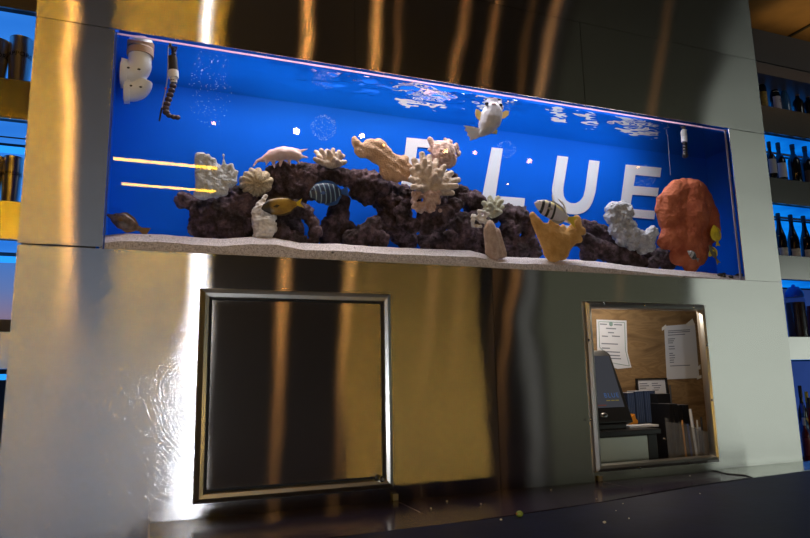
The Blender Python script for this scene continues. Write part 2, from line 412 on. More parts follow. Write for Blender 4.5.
panel(WL, 1.231, 0, zt(.422), M_SWIRL, [(.15, .79, zt(-.36), zt(.29))])
panel(1.231, WR, 0, zt(.421), M_STEEL_C, [(1.66, 2.29, zt(-.37), zt(.29))])

# access door with mitred frame
def mitred(name, x0, x1, z0, z1, w_, mat, parent, depth=.018):
    """four mitred lengths with a raised, sloped profile"""
    for (ax, az, bx, bz, nx, nz_) in ((x0, z0, x1, z0, 0, 1), (x1, z0, x1, z1, -1, 0), (x1, z1, x0, z1, 0, -1), (x0, z1, x0, z0, 1, 0)):
        bm = bmesh.new(); rows = []
        dx, dz = (bx-ax), (bz-az); ln = math.hypot(dx, dz); dx /= ln; dz /= ln
        for off, y in ((0, 0), (.12*w_, -depth*.55), (.5*w_, -depth), (.85*w_, -depth*.8), (w_, -depth*.1), (w_, .012)):
            rows.append([bm.verts.new((ax+nx*off+dx*off, y, az+nz_*off+dz*off)), bm.verts.new((bx+nx*off-dx*off, y, bz+nz_*off-dz*off))])
        for A, B in zip(rows, rows[1:]): bm.faces.new((A[0], A[1], B[1], B[0]))
        bm.faces.new([r_[0] for r_ in rows]); bm.faces.new([r_[1] for r_ in reversed(rows)])
        bm.faces.new((rows[0][0], rows[-1][0], rows[-1][1], rows[0][1]))
        bmesh.ops.recalc_face_normals(bm, faces=bm.faces)
        me = bpy.data.meshes.new(name); bm.to_mesh(me); bm.free(); link(name, me, mat, parent)
dr = empty('access_door', (.47, 0, zt(-.36))); tag(dr, 'square brushed steel access door with raised frame and small round lock', 'door')
def local(par, fn):
    n0 = set(par.children); fn()
    for c in par.children:
        if c not in n0: c.location = c.location - par.location
local(dr, lambda: mitred('frame', .139, .806, zt(-.376), zt(.305), .034, M_FRAME, dr))
def _leaf():
    link('door_leaf', rect_hole(.180, .765, zt(-.333), zt(.266), [], -.003, .012), M_DOOR, dr)
    p = P(376.5, 477, -.004); lk = MB().tube((0, -.016, 0), (0, 0, 0), .011, .013, 20).tube((0, -.019, 0), (0, -.016, 0), .008, .008, 20).build('lock', M_CHROME, dr, True); lk.location = p
    k2 = MB().tube((0, -.022, 0), (0, 0, 0), .008, .009, 16).ball((0, -.024, 0), .009, 2).build('knob', M_CHROME, dr, True); k2.location = P(379.5, 479, -.004)
    MB().box((.15, .013, zt(-.36)), (.79, .016, zt(.29))).build('backing', M_DARK, dr)
local(dr, _leaf)

# serving hatch: frame and the plywood box behind
hx0, hx1, hz0, hz1 = 1.652, 2.302, zt(-.384), zt(.300)
M_PLY = None
def plymat():
    m, nt, out = newmat('plywood'); b = N(nt, 'ShaderNodeBsdfPrincipled'); L(nt, b.outputs[0], out.inputs[0]); b.inputs['Roughness'].default_value = .6
    tc = N(nt, 'ShaderNodeTexCoord'); mp = N(nt, 'ShaderNodeMapping'); mp.inputs['Scale'].default_value = (2.2, 2.2, 9); L(nt, tc.outputs['Object'], mp.inputs[0])
    n = N(nt, 'ShaderNodeTexNoise', i_Scale=1.6, i_Detail=4.0, i_Distortion=1.6); L(nt, mp.outputs[0], n.inputs['Vector'])
    r = ramp(nt, n.outputs['Fac'], [(.3, (.15, .088, .042)), (.48, (.28, .18, .088)), (.54, (.20, .12, .055)), (.7, (.33, .22, .11))]); L(nt, r.outputs[0], b.inputs['Base Color'])
    return m
M_PLY = plymat()
hb = empty('serving_hatch', (1.98, 0, hz0)); tag(hb, 'open serving hatch with polished steel frame and plywood lining right of the access door', 'hatch')
def _h():
    mitred('frame', hx0, hx1, hz0, hz1, .030, M_FRAME, hb, .022)
    bx0, bx1, bz0, bz1, by = 1.50, 2.79, zt(-.43), zt(.352), .43
    MB().box((bx0, by, bz0), (bx1, by+.015, bz1)).build('back_board', M_PLY, hb)
    MB().box((bx0-.015, .018, bz0), (bx0, by+.015, bz1)).build('side_board', M_PLY, hb)
    MB().box((bx1, .018, bz0), (bx1+.015, by+.015, bz1)).build('side_board', M_PLY, hb)
    MB().box((bx0, .018, bz1), (bx1, by+.015, bz1+.012)).build('top_board', M_PLY, hb)
    MB().box((bx0, .018, bz0-.02), (bx1, by+.015, bz0)).build('shelf_board', plain('brown_shelf', (.10, .05, .028), .5, var=.2), hb)
    for sx, sz in ((604, 303.5), (645, 305), (694, 307), (707, 345), (712, 400), (640, 468), (690, 462), (589, 340), (591, 420)):
        q = P(sx, sz, -.02); s_ = MB().ball((0, 0, 0), .0055, 2, (1, .45, 1)).build('screw', M_CHROME, hb, True); s_.location = q
local(hb, _h)

# ------------------------------------------------------------------ the fish tank
tk = empty('fish_tank', (1.2, .17, TB)); tag(tk, 'long built-in marine fish tank with blue backdrop set in the steel wall', 'fish tank')
def glassmat(name, rough=.0, tint=(1, 1, 1)):
    m, nt, out = newmat(name)
    f = N(nt, 'ShaderNodeFresnel'); ge = N(nt, 'ShaderNodeNewGeometry')
    io = N(nt, 'ShaderNodeMapRange'); io.inputs['To Min'].default_value = 1.38; io.inputs['To Max'].default_value = 1/1.38
    L(nt, ge.outputs['Backfacing'], io.inputs[0]); L(nt, io.outputs[0], f.inputs[0])
    t = N(nt, 'ShaderNodeBsdfTransparent'); t.inputs[0].default_value = (*tint, 1)
    g_ = N(nt, 'ShaderNodeBsdfGlossy'); g_.inputs['Roughness'].default_value = rough
    x = N(nt, 'ShaderNodeMixShader'); L(nt, f.outputs[0], x.inputs[0]); L(nt, t.outputs[0], x.inputs[1]); L(nt, g_.outputs[0], x.inputs[2]); L(nt, x.outputs[0], out.inputs[0])
    return m
M_GLASS = glassmat('tank_glass', .012)
def bluemat():
    m, nt, out = newmat('blue_backdrop'); b = N(nt, 'ShaderNodeBsdfPrincipled'); L(nt, b.outputs[0], out.inputs[0])
    b.inputs['Roughness'].default_value = .6; b.inputs['Specular IOR Level'].default_value = .05
    tc = N(nt, 'ShaderNodeTexCoord'); n = N(nt, 'ShaderNodeTexNoise', i_Scale=2.0, i_Detail=3.0); L(nt, tc.outputs['Object'], n.inputs['Vector'])
    r = ramp(nt, n.outputs['Fac'], [(.3, (.0015, .095, .62)), (.7, (.0015, .11, .72))]); L(nt, r.outputs[0], b.inputs['Base Color'])
    return m
M_BLUE = bluemat()
M_LET = plain('letter_white', (.62, .66, .76), .6, spec=.1)
BX1 = 2.80
def _tank():
    MB().box((TL-.015, .008, TB-.008), (TR+.015, .018, TT+.012)).build('front_glass', M_GLASS, tk)
    bp_ = MB().box((TL-.03, .345, TB-.03), (BX1, .360, zt(1.40))).build('back_panel', M_BLUE, tk)
    MB().box((TL-.030, .020, TB-.03), (TL-.012, .345, zt(1.40))).build('side_panel', M_BLUE, tk)
    MB().box((BX1-.015, .020, TB-.03), (BX1, .345, zt(1.40))).build('side_panel', M_BLUE, tk)
    MB().box((TL-.03, .020, TB-.045), (BX1, .345, TB-.03)).build('bottom_panel', M_BLUE, tk)
    rim, nt, out = newmat('acrylic_rim'); q1 = N(nt, 'ShaderNodeBsdfTranslucent'); q1.inputs[0].default_value = (.95, .80, .92, 1); q2 = N(nt, 'ShaderNodeBsdfDiffuse'); q2.inputs[0].default_value = (.9, .8, .9, 1)
    qx = N(nt, 'ShaderNodeMixShader'); qx.inputs[0].default_value = .35; L(nt, q1.outputs[0], qx.inputs[1]); L(nt, q2.outputs[0], qx.inputs[2]); L(nt, qx.outputs[0], out.inputs[0])
    MB().box((TL-.01, .019, TT-.0085), (TR+.01, .0215, TT-.0025)).build('rim_strip', rim, tk)
    MB().box((TR-.006, .018, TB), (TR+.001, .024, TT)).build('silicone_seam', plain('pale_silicone', (.34, .33, .40), .4), tk)
    MB().box((TL-.001, .018, TB), (TL+.004, .024, TT)).build('silicone_seam', plain('blue_silicone', (.05, .12, .45), .4), tk)
    # white lettering on the backdrop
    Yl = .3435
    def letter(polys):
        mb = MB()
        for po in polys: mb.prism([P(x, y, Yl) for x, y in po], (0, -.002, 0))
        o = mb.build('letter', M_LET, bp_); return o
    letter([[(491.6, 147.5), (502.7, 148.7), (495.4, 196.0), (524.8, 198.3), (523.7, 208.3), (480.3, 205.5), (482, 197)]])
    def arc(cx, cy, rx, ry, a0, a1, n): return [(cx+rx*math.cos(math.radians(a0+(a1-a0)*i/n)), cy+ry*math.sin(math.radians(a0+(a1-a0)*i/n))) for i in range(n+1)]
    out_ = [(557.6, 155.7)] + [(552.0, 190)] + [(553.5, 199), (557, 206), (562, 211), (569, 214), (577, 214.5), (584, 212.5), (589.5, 208), (593, 201), (595.5, 192)] + [(599.7, 161.2), (589.4, 160)]
    inn = [(585.2, 190), (583.3, 197), (580, 201), (575.5, 203.4), (570.5, 203), (566, 200.2), (563.6, 195.5), (563.2, 189), (568.4, 156.9)]
    full = out_ + inn
    bm = bmesh.new(); k = len(out_)
    O = out_[:-1]; I = [out_[-1]] + inn            # outer from left stem to right stem; inner back
    I = list(reversed(I))
    def resamp(pl, n):
        d = [0]
        for a_, b_ in zip(pl, pl[1:]): d.append(d[-1]+math.dist(a_, b_))
        r_ = []
        for i in range(n):
            t = d[-1]*i/(n-1); j = max(q for q in range(len(d)) if d[q] <= t+1e-9); j = min(j, len(pl)-2)
            u_ = (t-d[j])/(d[j+1]-d[j]); r_.append((pl[j][0]+(pl[j+1][0]-pl[j][0])*u_, pl[j][1]+(pl[j+1][1]-pl[j][1])*u_))
        return r_
    oo, ii = resamp(O, 40), resamp(I, 40)
    A = [bm.verts.new(P(x, y, Yl-.002)) for x, y in oo]; B = [bm.verts.new(P(x, y, Yl-.002)) for x, y in ii]
    fs = [bm.faces.new((A[i], A[i+1], B[i+1], B[i])) for i in range(39)]
    r_ = bmesh.ops.extrude_face_region(bm, geom=fs); bmesh.ops.translate(bm, vec=(0, .002, 0), verts=[q for q in r_['geom'] if isinstance(q, bmesh.types.BMVert)])
    bmesh.ops.recalc_face_normals(bm, faces=bm.faces); me = bpy.data.meshes.new('letter'); bm.to_mesh(me); bm.free(); link('letter', me, M_LET, bp_)
    letter([[(625.7, 164.6), (661.2, 168.0), (660.0, 177.2), (635.3, 174.9), (633.4, 186.0), (658.5, 188.1), (657.4, 196.6), (632.0, 194.6), (629.8, 208.8), (655, 211.0), (654, 219.4), (618.7, 216.3)]])
    # the first letter, mostly behind coral
    letter([[(406.6, 137.6), (440, 140.8), (439, 149.0), (417.4, 147.0), (415.6, 158.5), (440, 161), (439, 169), (414.5, 166.6), (412.7, 178.5), (440, 181), (438.6, 189), (401, 185.5)],
            [(440, 140.8), (446, 144), (449, 150), (448, 157), (442, 164.8), (447, 170), (449, 177), (446, 185), (438.6, 189), (437, 181), (440, 176), (439, 169), (440, 161), (441, 154), (439, 149)]])
    letter([[(562.6, 225.2), (570.5, 226.0), (570.2, 228.2), (564.8, 227.7), (564.3, 230.0), (569.6, 230.5), (569.3, 232.4), (564.0, 231.9), (563.5, 234.3), (569.0, 234.9), (568.7, 237.0), (561.0, 236.2)]])
    G = [(609.2, 231.8), (607.2, 229.2), (604.0, 228.2), (601.2, 229.4), (599.8, 232.4), (600.2, 235.6), (602.4, 237.8), (605.4, 238.2), (608.4, 236.8), (609, 233.8), (605.2, 233.4)]
    mb = MB()
    for (a_, b_) in zip(G, G[1:]):
        dx, dy = b_[0]-a_[0], b_[1]-a_[1]; l_ = math.hypot(dx, dy); nx_, ny_ = -dy/l_*.95, dx/l_*.95; ex, ey = dx/l_*.5, dy/l_*.5
        mb.prism([P(a_[0]-nx_-ex, a_[1]-ny_-ey, Yl), P(b_[0]-nx_+ex, b_[1]-ny_+ey, Yl), P(b_[0]+nx_+ex, b_[1]+ny_+ey, Yl), P(a_[0]+nx_-ex, a_[1]+ny_-ey, Yl)], (0, -.002, 0))
    mb.build('letter', M_LET, bp_)
    for c in bp_.children: pass
    # water surface, rippled by the pump
    m, nt, out = newmat('water_surface')
    f = N(nt, 'ShaderNodeFresnel'); f.inputs[0].default_value = 1/1.33
    lw = N(nt, 'ShaderNodeLayerWeight'); lw.inputs[0].default_value = .5
    rr = ramp(nt, lw.outputs['Facing'], [(.28, (0, 0, 0)), (.42, (1, 1, 1))])
    t = N(nt, 'ShaderNodeBsdfTransparent'); g_ = N(nt, 'ShaderNodeBsdfGlossy'); g_.inputs['Roughness'].default_value = .03
    x = N(nt, 'ShaderNodeMixShader'); L(nt, rr.outputs[0], x.inputs[0]); L(nt, t.outputs[0], x.inputs[1]); L(nt, g_.outputs[0], x.inputs[2]); L(nt, x.outputs[0], out.inputs[0])
    bm = bmesh.new(); nx_, ny_ = 420, 48; G_ = []
    for i in range(nx_+1):
        row = []
        for j in range(ny_+1):
            X = TL-.012+(BX1-.015-TL+.012)*i/nx_; Yy = .020+(.345-.020)*j/ny_
            ag = math.exp(-((X-.98)/.48)**2)*2.0+math.exp(-((X-1.95)/.22)**2)*.6+math.exp(-((X-2.2)/.12)**2)*.4+.05
            ag *= max(0, 1-Yy/.30)
            h = noise.noise(Vector((X*9, Yy*26, 1.7)))*.010+noise.noise(Vector((X*24, Yy*60, 5.1)))*.005
            row.append(bm.verts.new((X, Yy, zt(1.153)+h*ag+.0012*noise.noise(Vector((X*4, Yy*9, 0))))))
        G_.append(row)
    for i in range(nx_):
        for j in range(ny_): bm.faces.new((G_[i][j], G_[i+1][j], G_[i+1][j+1], G_[i][j+1])).smooth = True
    me = bpy.data.meshes.new('water_surface'); bm.to_mesh(me); bm.free(); link('water_surface', me, m, tk)
local(tk, _tank)

# sand bed
def sandmat():
    m, nt, out = newmat('coral_sand'); b = N(nt, 'ShaderNodeBsdfPrincipled'); L(nt, b.outputs[0], out.inputs[0]); b.inputs['Roughness'].default_value = .9; b.inputs['Specular IOR Level'].default_value = .1
    tc = N(nt, 'ShaderNodeTexCoord')
    n = N(nt, 'ShaderNodeTexNoise', i_Scale=230.0, i_Detail=3.0); L(nt, tc.outputs['Object'], n.inputs['Vector'])
    r = ramp(nt, n.outputs['Fac'], [(.3, (.36, .32, .33)), (.5, (.64, .59, .61)), (.7, (.82, .77, .80))])
    v = N(nt, 'ShaderNodeTexVoronoi', i_Scale=30.0); L(nt, tc.outputs['Object'], v.inputs['Vector'])
    n2 = N(nt, 'ShaderNodeTexNoise', i_Scale=16.0, i_Detail=1.0); L(nt, tc.outputs['Object'], n2.inputs['Vector'])
    md = N(nt, 'ShaderNodeMath', operation='MULTIPLY_ADD'); md.inputs[1].default_value = -.62; L(nt, n2.outputs['Fac'], md.inputs[0]); md.inputs[2].default_value = .21+.33
    lt = N(nt, 'ShaderNodeMath', operation='SUBTRACT'); L(nt, v.outputs['Distance'], lt.inputs[0]); L(nt, md.outputs[0], lt.inputs[1])
    sp = ramp(nt, v.outputs['Distance'], [(.10, (1, 1, 1)), (.16, (0, 0, 0))])
    sel = ramp(nt, v.outputs['Color'], [(.60, (0, 0, 0)), (.63, (1, 1, 1))])
    mu = N(nt, 'ShaderNodeMath', operation='MULTIPLY'); L(nt, sp.outputs[0], mu.inputs[0]); L(nt, sel.outputs[0], mu.inputs[1])
    mx = N(nt, 'ShaderNodeMix', data_type='RGBA'); L(nt, mu.outputs[0], mx.inputs[0]); L(nt, r.outputs[0], mx.inputs[6]); mx.inputs[7].default_value = (.06, .045, .05, 1)
    L(nt, mx.outputs[2], b.inputs['Base Color'])
    bp = N(nt, 'ShaderNodeBump', i_Strength=.5, i_Distance=.004); L(nt, n.outputs['Fac'], bp.inputs['Height']); L(nt, bp.outputs[0], b.inputs['Normal'])
    return m
M_SAND = sandmat()
SANDPX = [(100, 236), (115, 234), (130, 233.5), (160, 234.5), (190, 237), (220, 239), (250, 237), (275, 238), (300, 243), (340, 244), (380, 247), (430, 249), (470, 250.5), (490, 256), (520, 257.5), (560, 258.5), (600, 262), (640, 267), (700, 272), (750, 277)]
crest = [(P(x, y, .09).x, P(x, y, .09).z) for x, y in SANDPX]
def interp(tab, x):
    if x <= tab[0][0]: return tab[0][1]
    for (a, b), (c, d) in zip(tab, tab[1:]):
        if x <= c: return b+(d-b)*(x-a)/(c-a)
    return tab[-1][1]
def sand_z(x, y):
    zc = interp(crest, x); zf = zc-.040
    t = max(0, min(1, (y-.020)/.07)); t = t*t*(3-2*t)
    z = zf+(zc-zf)*t - max(0, y-.12)*.12
    return z+.002*noise.noise(Vector((x*30, y*30, 3)))
def _sand():
    bm = bmesh.new(); nx_, ny_ = 260, 26; top = []; bot = []
    for i in range(nx_+1):
        X = TL-.010+(BX1-.017-TL+.010)*i/nx_; r1 = []; r2 = []
        for j in range(ny_+1):
            Yy = .0195+(.343-.0195)*j/ny_
            r1.append(bm.verts.new((X, Yy, sand_z(X, Yy))))
        top.append(r1); bot.append([bm.verts.new((X, .0195, TB-.028)), bm.verts.new((X, .343, TB-.028))])
    for i in range(nx_):
        for j in range(ny_): bm.faces.new((top[i][j], top[i+1][j], top[i+1][j+1], top[i][j+1])).smooth = True
        bm.faces.new((bot[i][0], bot[i+1][0], top[i+1][0], top[i][0])); bm.faces.new((top[i][-1], top[i+1][-1], bot[i+1][1], bot[i][1])); bm.faces.new((bot[i][0], bot[i][1], bot[i+1][1], bot[i+1][0]))
    bm.faces.new([*top[0], bot[0][1], bot[0][0]]); bm.faces.new([bot[-1][0], bot[-1][1], *reversed(top[-1])])
    bmesh.ops.recalc_face_normals(bm, faces=bm.faces)
    me = bpy.data.meshes.new('sand'); bm.to_mesh(me); bm.free()
    tag(link('sand', me, M_SAND), 'pale speckled coral sand covering the floor of the fish tank', 'sand', kind='stuff')
_sand()
# ------------------------------------------------------------------ live rock
def rock(lst, Y, label, amp=.012, vox=.007, sq=1.0):
    lst = [((*q[0][:2], q[0][2]*1.22), (*q[1][:2], q[1][2]*1.22)) if isinstance(q[0], tuple) else (q[0], q[1], q[2]*1.25) for q in lst]
    o = blob('live_rock', pxcaps(lst, Y), vox*.75, M_ROCK, squash=sq, disp=rockdisp(amp), smooth_it=1)
    tag(o, label, 'rock', 'live rocks in the fish tank'); return o
rock([(214, 215, 19), (240, 207, 17), (204, 226, 12), (230, 222, 17), (252, 222, 15), (225, 203, 11), (240, 232, 12), ((184, 199, 7), (200, 203, 7)), (192, 200, 7)], .20, 'dark lumpy live rock under the white chunky coral at the left')
rock([(284, 181, 16), (302, 180, 15), (270, 187, 11), (292, 190, 15), (310, 190, 8), (275, 196, 10), ((268, 200, 10), (274, 232, 10)), ((284, 200, 10), (290, 232, 10))], .225, 'dark round live rock under the pink spiny shell')
rock([(278, 225, 7), (280, 217, 7), (288, 211, 7), (297, 209, 7), (307, 212, 6), (313, 221, 6), (315, 232, 6), (314, 241, 5), (282, 234, 8), (292, 239, 7), (301, 240, 5)], .11, 'hollow purple-rimmed cave rock on the sand behind the yellow-brown fish', .007, .006)
rock([*chain((314, 170, 6), (326, 173, 7), (345, 177, 7), (360, 180, 10), (371, 184, 12), (382, 187, 9)), (360, 192, 8), (366, 196, 7)], .22, 'dark arching live rock bridging behind the tan leaf coral', .009)
rock([(339, 203, 8), (338, 214, 9), (334, 228, 11), (345, 232, 10), (330, 238, 9)], .26, 'brown pillar rock under the blue banded angelfish', .008)
rock([(352, 238, 7), (366, 234, 9), (379, 240, 8), (374, 224, 7), (360, 241, 7)], .13, 'low craggy rock on the sand below the blue gap', .009, .006)
rock([(386, 200, 10), (396, 212, 13), (392, 192, 9), (402, 230, 12), (389, 222, 10), (405, 195, 8), (408, 240, 8)], .25, 'tall dark rock under the lower end of the tan leaf coral')
rock([(401, 212, 6), (406, 204, 5), (416, 201, 5), (402, 220, 6), (412, 226, 7), (426, 226, 7), (440, 222, 8), (436, 212, 7), (446, 212, 7), (455, 205, 6), (424, 217, 6)], .12, 'bowl-shaped dark rock holding the pink cluster coral', .007, .006)
rock([(449, 179, 6), (446, 190, 8), (460, 197, 9), (474, 203, 10), (488, 210, 8), (440, 200, 8), (492, 217, 6)], .24, 'dark rock slope descending right of the branching coral')
rock([(426, 240, 7), (448, 240, 8), (470, 236, 12), (488, 240, 9), (460, 225, 10), (478, 222, 10), (436, 236, 6), (424, 246, 6), (438, 247, 6), (455, 248, 7), (474, 249, 7), (488, 251, 6)], .21, 'broad dark base rock behind the standing beige slab coral')
rock([(506, 214, 8), (519, 217, 9), (529, 226, 8), (510, 231, 10), (529, 242, 8), (502, 245, 8), (518, 245, 8), (506, 254, 6), (520, 254, 6), (534, 252, 6)], .25, 'dark rock behind the orange-tan elkhorn coral, lumpy top')
rock([*chain((583, 224, 5), (592, 229, 7), (612, 240, 8), (632, 250, 8), (652, 260, 6))], .26, 'long dark log-like rock slanting down below the grey-white coral', .007, .006)
rock([*chain((578, 238, 7), (598, 248, 8), (618, 256, 8), (640, 263, 6)), (588, 255, 7)], .17, 'shorter dark log-like rock lying in front of the slanting one', .007, .006)
rock([(661, 257, 8), (654, 263, 6), (668, 264, 6)], .22, 'small brown lump of rock beside the foot of the orange sponge', .006, .005)

# ------------------------------------------------------------------ corals
CW = coralmat('coral_white', (0.663, 0.68, 0.731), (.50, .54, .62), 26)
CB = coralmat('coral_beige', (.62, .52, .37), (.42, .33, .21), 34)
CC = coralmat('coral_cream', (.68, .57, .48), (.52, .41, .33), 34, bump=.45)
CT = coralmat('coral_tan', (.76, .50, .34), (.56, .34, .21), 26, bscale=160)
CE = coralmat('coral_elk', (.72, .42, .15), (.55, .29, .08), 30, bump=.4, bscale=220)
CG = coralmat('coral_grey_white', (0.561, 0.578, 0.629), (.36, .38, .46), 30, bump=.9, bscale=90)
CP = coralmat('coral_pink', (.68, .50, .44), (.46, .29, .25), 36)
CS = coralmat('coral_slab', (.56, .43, .36), (.40, .28, .23), 40, bump=.5, bscale=200)
CO = coralmat('sponge_orange', (.56, .17, .085), (.36, .085, .045), 16, bump=.55, bscale=70)
CK = coralmat('coral_bleached', (0.748, 0.722, 0.697), (.68, .62, .58), 30, bump=.8, bscale=80)
CH = coralmat('shell_pink', (0.731, 0.561, 0.561), (.66, .42, .42), 18, bump=.25, bscale=60, rough=.4)
def coral(name, lst, Y, mat, label, cat='coral', vox=.004, sq=1.0, disp=None, sm=2):
    o = blob(name, pxcaps(lst, Y), vox, mat, squash=sq, disp=disp, smooth_it=sm); tag(o, label, cat, 'corals in the fish tank' if cat == 'coral' else None); return o
lump = lambda a, s=40: (lambda p, n: a*(nz(p, s)+.5*nz(p, s*2.3)))
coral('column_coral', [((200, 157, 5), (202, 190, 7)), ((207, 158, 4), (208, 190, 7)), ((214, 161, 3.5), (217, 190, 6)), ((219, 168, 3), (220, 186, 5)), ((223.5, 155, 1.6), (225, 187, 4)), ((231, 165, 2.2), (231, 184, 4)), ((235, 173, 3), (234, 182, 3)), ((200, 194, 6), (222, 191, 6)), (205, 196, 5)], .10, CW, 'white chunky column coral at the left, behind two bright bar reflections', vox=.0045, disp=lump(.006, 45))
bc = P(256, 183, .15)
def brain(p, n):
    d = (p-bc); a = math.atan2(d.x, d.z+.02); w_ = math.sin(a*7+1.6*nz(p, 18)); return .009*(abs(w_)-.5)+.002*nz(p, 30)
coral('brain_coral', [(256, 182, 14), (250, 183, 11), (262, 182, 11), (256, 187, 10)], .15, CB, 'round beige brain coral with deep grooves left of the dark round rock', vox=.004, disp=brain)
coral('vase_coral', [((263, 211, 8), (264, 230, 11)), ((268, 210, 7), (268, 228, 9)), ((260, 222, 9), (262, 233, 9)), *chain((256, 213, 5), (261, 204, 3.4), (266, 196, 1.6)), ((274, 211, 5), (272, 226, 7)), ((278, 207, 2), (274, 214, 4))], .10, CK, 'bleached white rough vase-shaped coral on the sand with one tall spike', vox=.004, disp=lump(.006, 55))
# spiny conch
sh = coral('spiny_shell', [*chain((262, 160, 2.2), (268, 157, 4.6), (279, 154, 7), (290, 154, 6.6), (298, 156, 4.5)), ((270, 153, 3), (284, 149, 3.2)), ((284, 149, 3.2), (298, 151, 2.4)), *chain((263, 159, 2.2), (257, 161, 1.5), (253.5, 166, .9)),
    ((268, 159, 2), (266, 165.5, .8)), ((273, 160, 2.2), (274.5, 168, .8)), ((281, 160, 2.2), (280, 166.5, .9)), ((289, 160, 2), (290.5, 165.5, .8)), ((296, 158, 2), (299.5, 164, .8)), ((298, 152, 2), (307.5, 149, .7)), ((299, 156, 2), (307.5, 157.5, .7))], .16, CH, 'pink spiny conch shell resting on top of the dark round rock', 'shell', vox=.003, disp=lump(.0015, 30))
def fingers(base, tips, rb, rt, Y, mat, label, name='finger_coral', bend=.25, vox=.0035, jitter=.04, extra=()):
    rnd = random.Random(len(label)); c = list(extra)
    for (x, y) in tips:
        dy = (rnd.random()-.5)*2*jitter
        mx_, my_ = base[0]+(x-base[0])*.5+rnd.uniform(-1.5, 1.5), base[1]+(y-base[1])*.5+rnd.uniform(-1.2, 1.2)
        y2 = max(.045, Y+dy); ym = max(.045, Y+dy*.6)
        c += [((base[0], base[1], rb, Y), (mx_, my_, (rb+rt)/2, ym)), ((mx_, my_, (rb+rt)/2, ym), (x, y, rt, y2))]
        if rnd.random() < .7: c.append(((mx_, my_, rt*1.1, ym), (mx_+(x-base[0])*.25+rnd.uniform(-5, 5), my_+(y-base[1])*.3+rnd.uniform(-3, 1), rt*.9, max(.045, y2-.02))))
    return coral(name, c, Y, mat, label, vox=vox, disp=lump(.0015, 60))
fingers((331, 165), [(316, 152), (321, 150.5), (327, 151), (333, 150), (339, 152), (343, 156), (345, 162), (315, 159), (324, 157), (336, 158), (340, 165), (329, 154)], 4, 2.5, .18, CC, 'small knobbly cream finger coral right of the pink spiny shell')
def ridg(p, n): return .002*math.sin((p.x*.5+p.z*1.1)*170+3*nz(p, 14))*.6+.007*nz(p, 19)+.002*nz(p, 60)
coral('leaf_coral', [(357, 144, 5.5), (354.5, 139, 3), (362, 150, 8), (371, 149, 11), (379, 147, 9), (384, 153, 9), (376, 158, 7), (391, 160, 8), (399, 163, 9), (404, 160, 6), (407, 169, 7), (387, 169, 9), (397, 174, 9), (388, 175, 6), (406, 177, 6), (409, 180, 3.5), ((371, 150, 10), (391, 166, 9)), ((391, 164, 9), (404, 172, 8))], .12, CT, 'tan folded leaf coral leaning over the centre rocks', vox=.004, sq=.6, disp=ridg)
fingers((428, 190), [(414, 160), (422, 154), (429, 157), (436, 161), (444, 167), (451, 173), (458, 180), (456, 186), (412, 170), (411, 179), (413, 187), (437, 171), (427, 168), (419, 172), (446, 186), (452, 193), (433, 176), (421, 180), (440, 178), (425, 162), (433, 166), (417, 178), (447, 180), (439, 188), (418, 190), (427, 176), (442, 172), (415, 174), (450, 187), (432, 186)], 6, 3.1, .11, CC, 'cream branching staghorn coral in front of the first white letter', 'branching_coral', vox=.0035, jitter=.05)
rnd = random.Random(4); cl = [(443, 153, 13), (448, 160, 9), *chain((430, 139.5, 3), (433, 146, 3.6), (440, 154, 6))]
for i in range(90):
    a = rnd.uniform(0, math.tau); q = math.sqrt(rnd.random())*1.12; cl.append((444+14*q*math.cos(a), 153.5+13*q*math.sin(a), rnd.uniform(1.7, 2.6), .19-.045*(1-q*q)-rnd.uniform(0, .01)))
coral('cluster_coral', cl, .19, CP, 'rounded pinkish cauliflower coral above and behind the cream branching coral', vox=.0035, sm=1)
rnd = random.Random(9); cl = [(428, 203, 6), (420, 206, 5), (436, 200, 5)]
for i in range(60): cl.append((428+rnd.uniform(-15, 14), 202+rnd.uniform(-10, 9), rnd.uniform(1.9, 3.0), .09-rnd.uniform(0, .02)))
coral('cluster_coral', cl, .09, CP, 'low pink cluster coral at the foot of the cream branching coral', vox=.0035, sm=1)
fingers((492, 214), [(484, 203), (490, 198), (498, 198), (502, 207), (485, 210), (494, 203), (500, 212)], 4.5, 2.8, .13, coralmat('coral_pale_green', (.50, .50, .40), (.34, .34, .25), 30), 'pale green finger coral above the standing beige slab coral', jitter=.02)
rnd = random.Random(12); cl = [(482, 219, 4)]
for i in range(34): cl.append((481+rnd.uniform(-9, 9), 219+rnd.uniform(-8, 8), rnd.uniform(1.6, 2.5), .09-rnd.uniform(0, .015)))
coral('cluster_coral', cl, .09, CK, 'small white cluster coral left above the beige slab coral', vox=.003, sm=1)
coral('slab_coral', [((491, 227, 6), (495, 252, 9)), ((487, 229, 4), (490, 252, 6)), ((496, 232, 5), (502, 253, 6)), (490, 224, 4)], .05, CS, 'rounded upright pinkish beige slab coral standing on the sand near the glass', vox=.004, sq=.5, disp=lambda p, n: .0015*math.sin(p.x*260+p.z*60)+.001*nz(p, 60))
coral('elkhorn_coral', [((553, 251, 12), (555, 240, 14)), ((561, 251, 10), (564, 240, 11)), *chain((550, 244, 11), (543, 233, 8.5), (537, 223, 6.5), (532.5, 215.5, 4)), *chain((556, 240, 11), (555, 230, 8), (552, 223, 4.5)), ((559, 236, 9), (563, 228, 4)), ((549, 236, 8), (546, 226, 4)), *chain((564, 243, 10), (571, 237, 9), (576, 228, 7.5), (577, 220, 5.5)), ((576, 229, 7), (582.5, 231, 4.5)), ((572, 236, 8), (579, 239, 4.5))], .05, CE, 'orange-tan elkhorn coral with flat upright blades on the sand near the glass', vox=.004, sq=.42, disp=lump(.0014, 60))
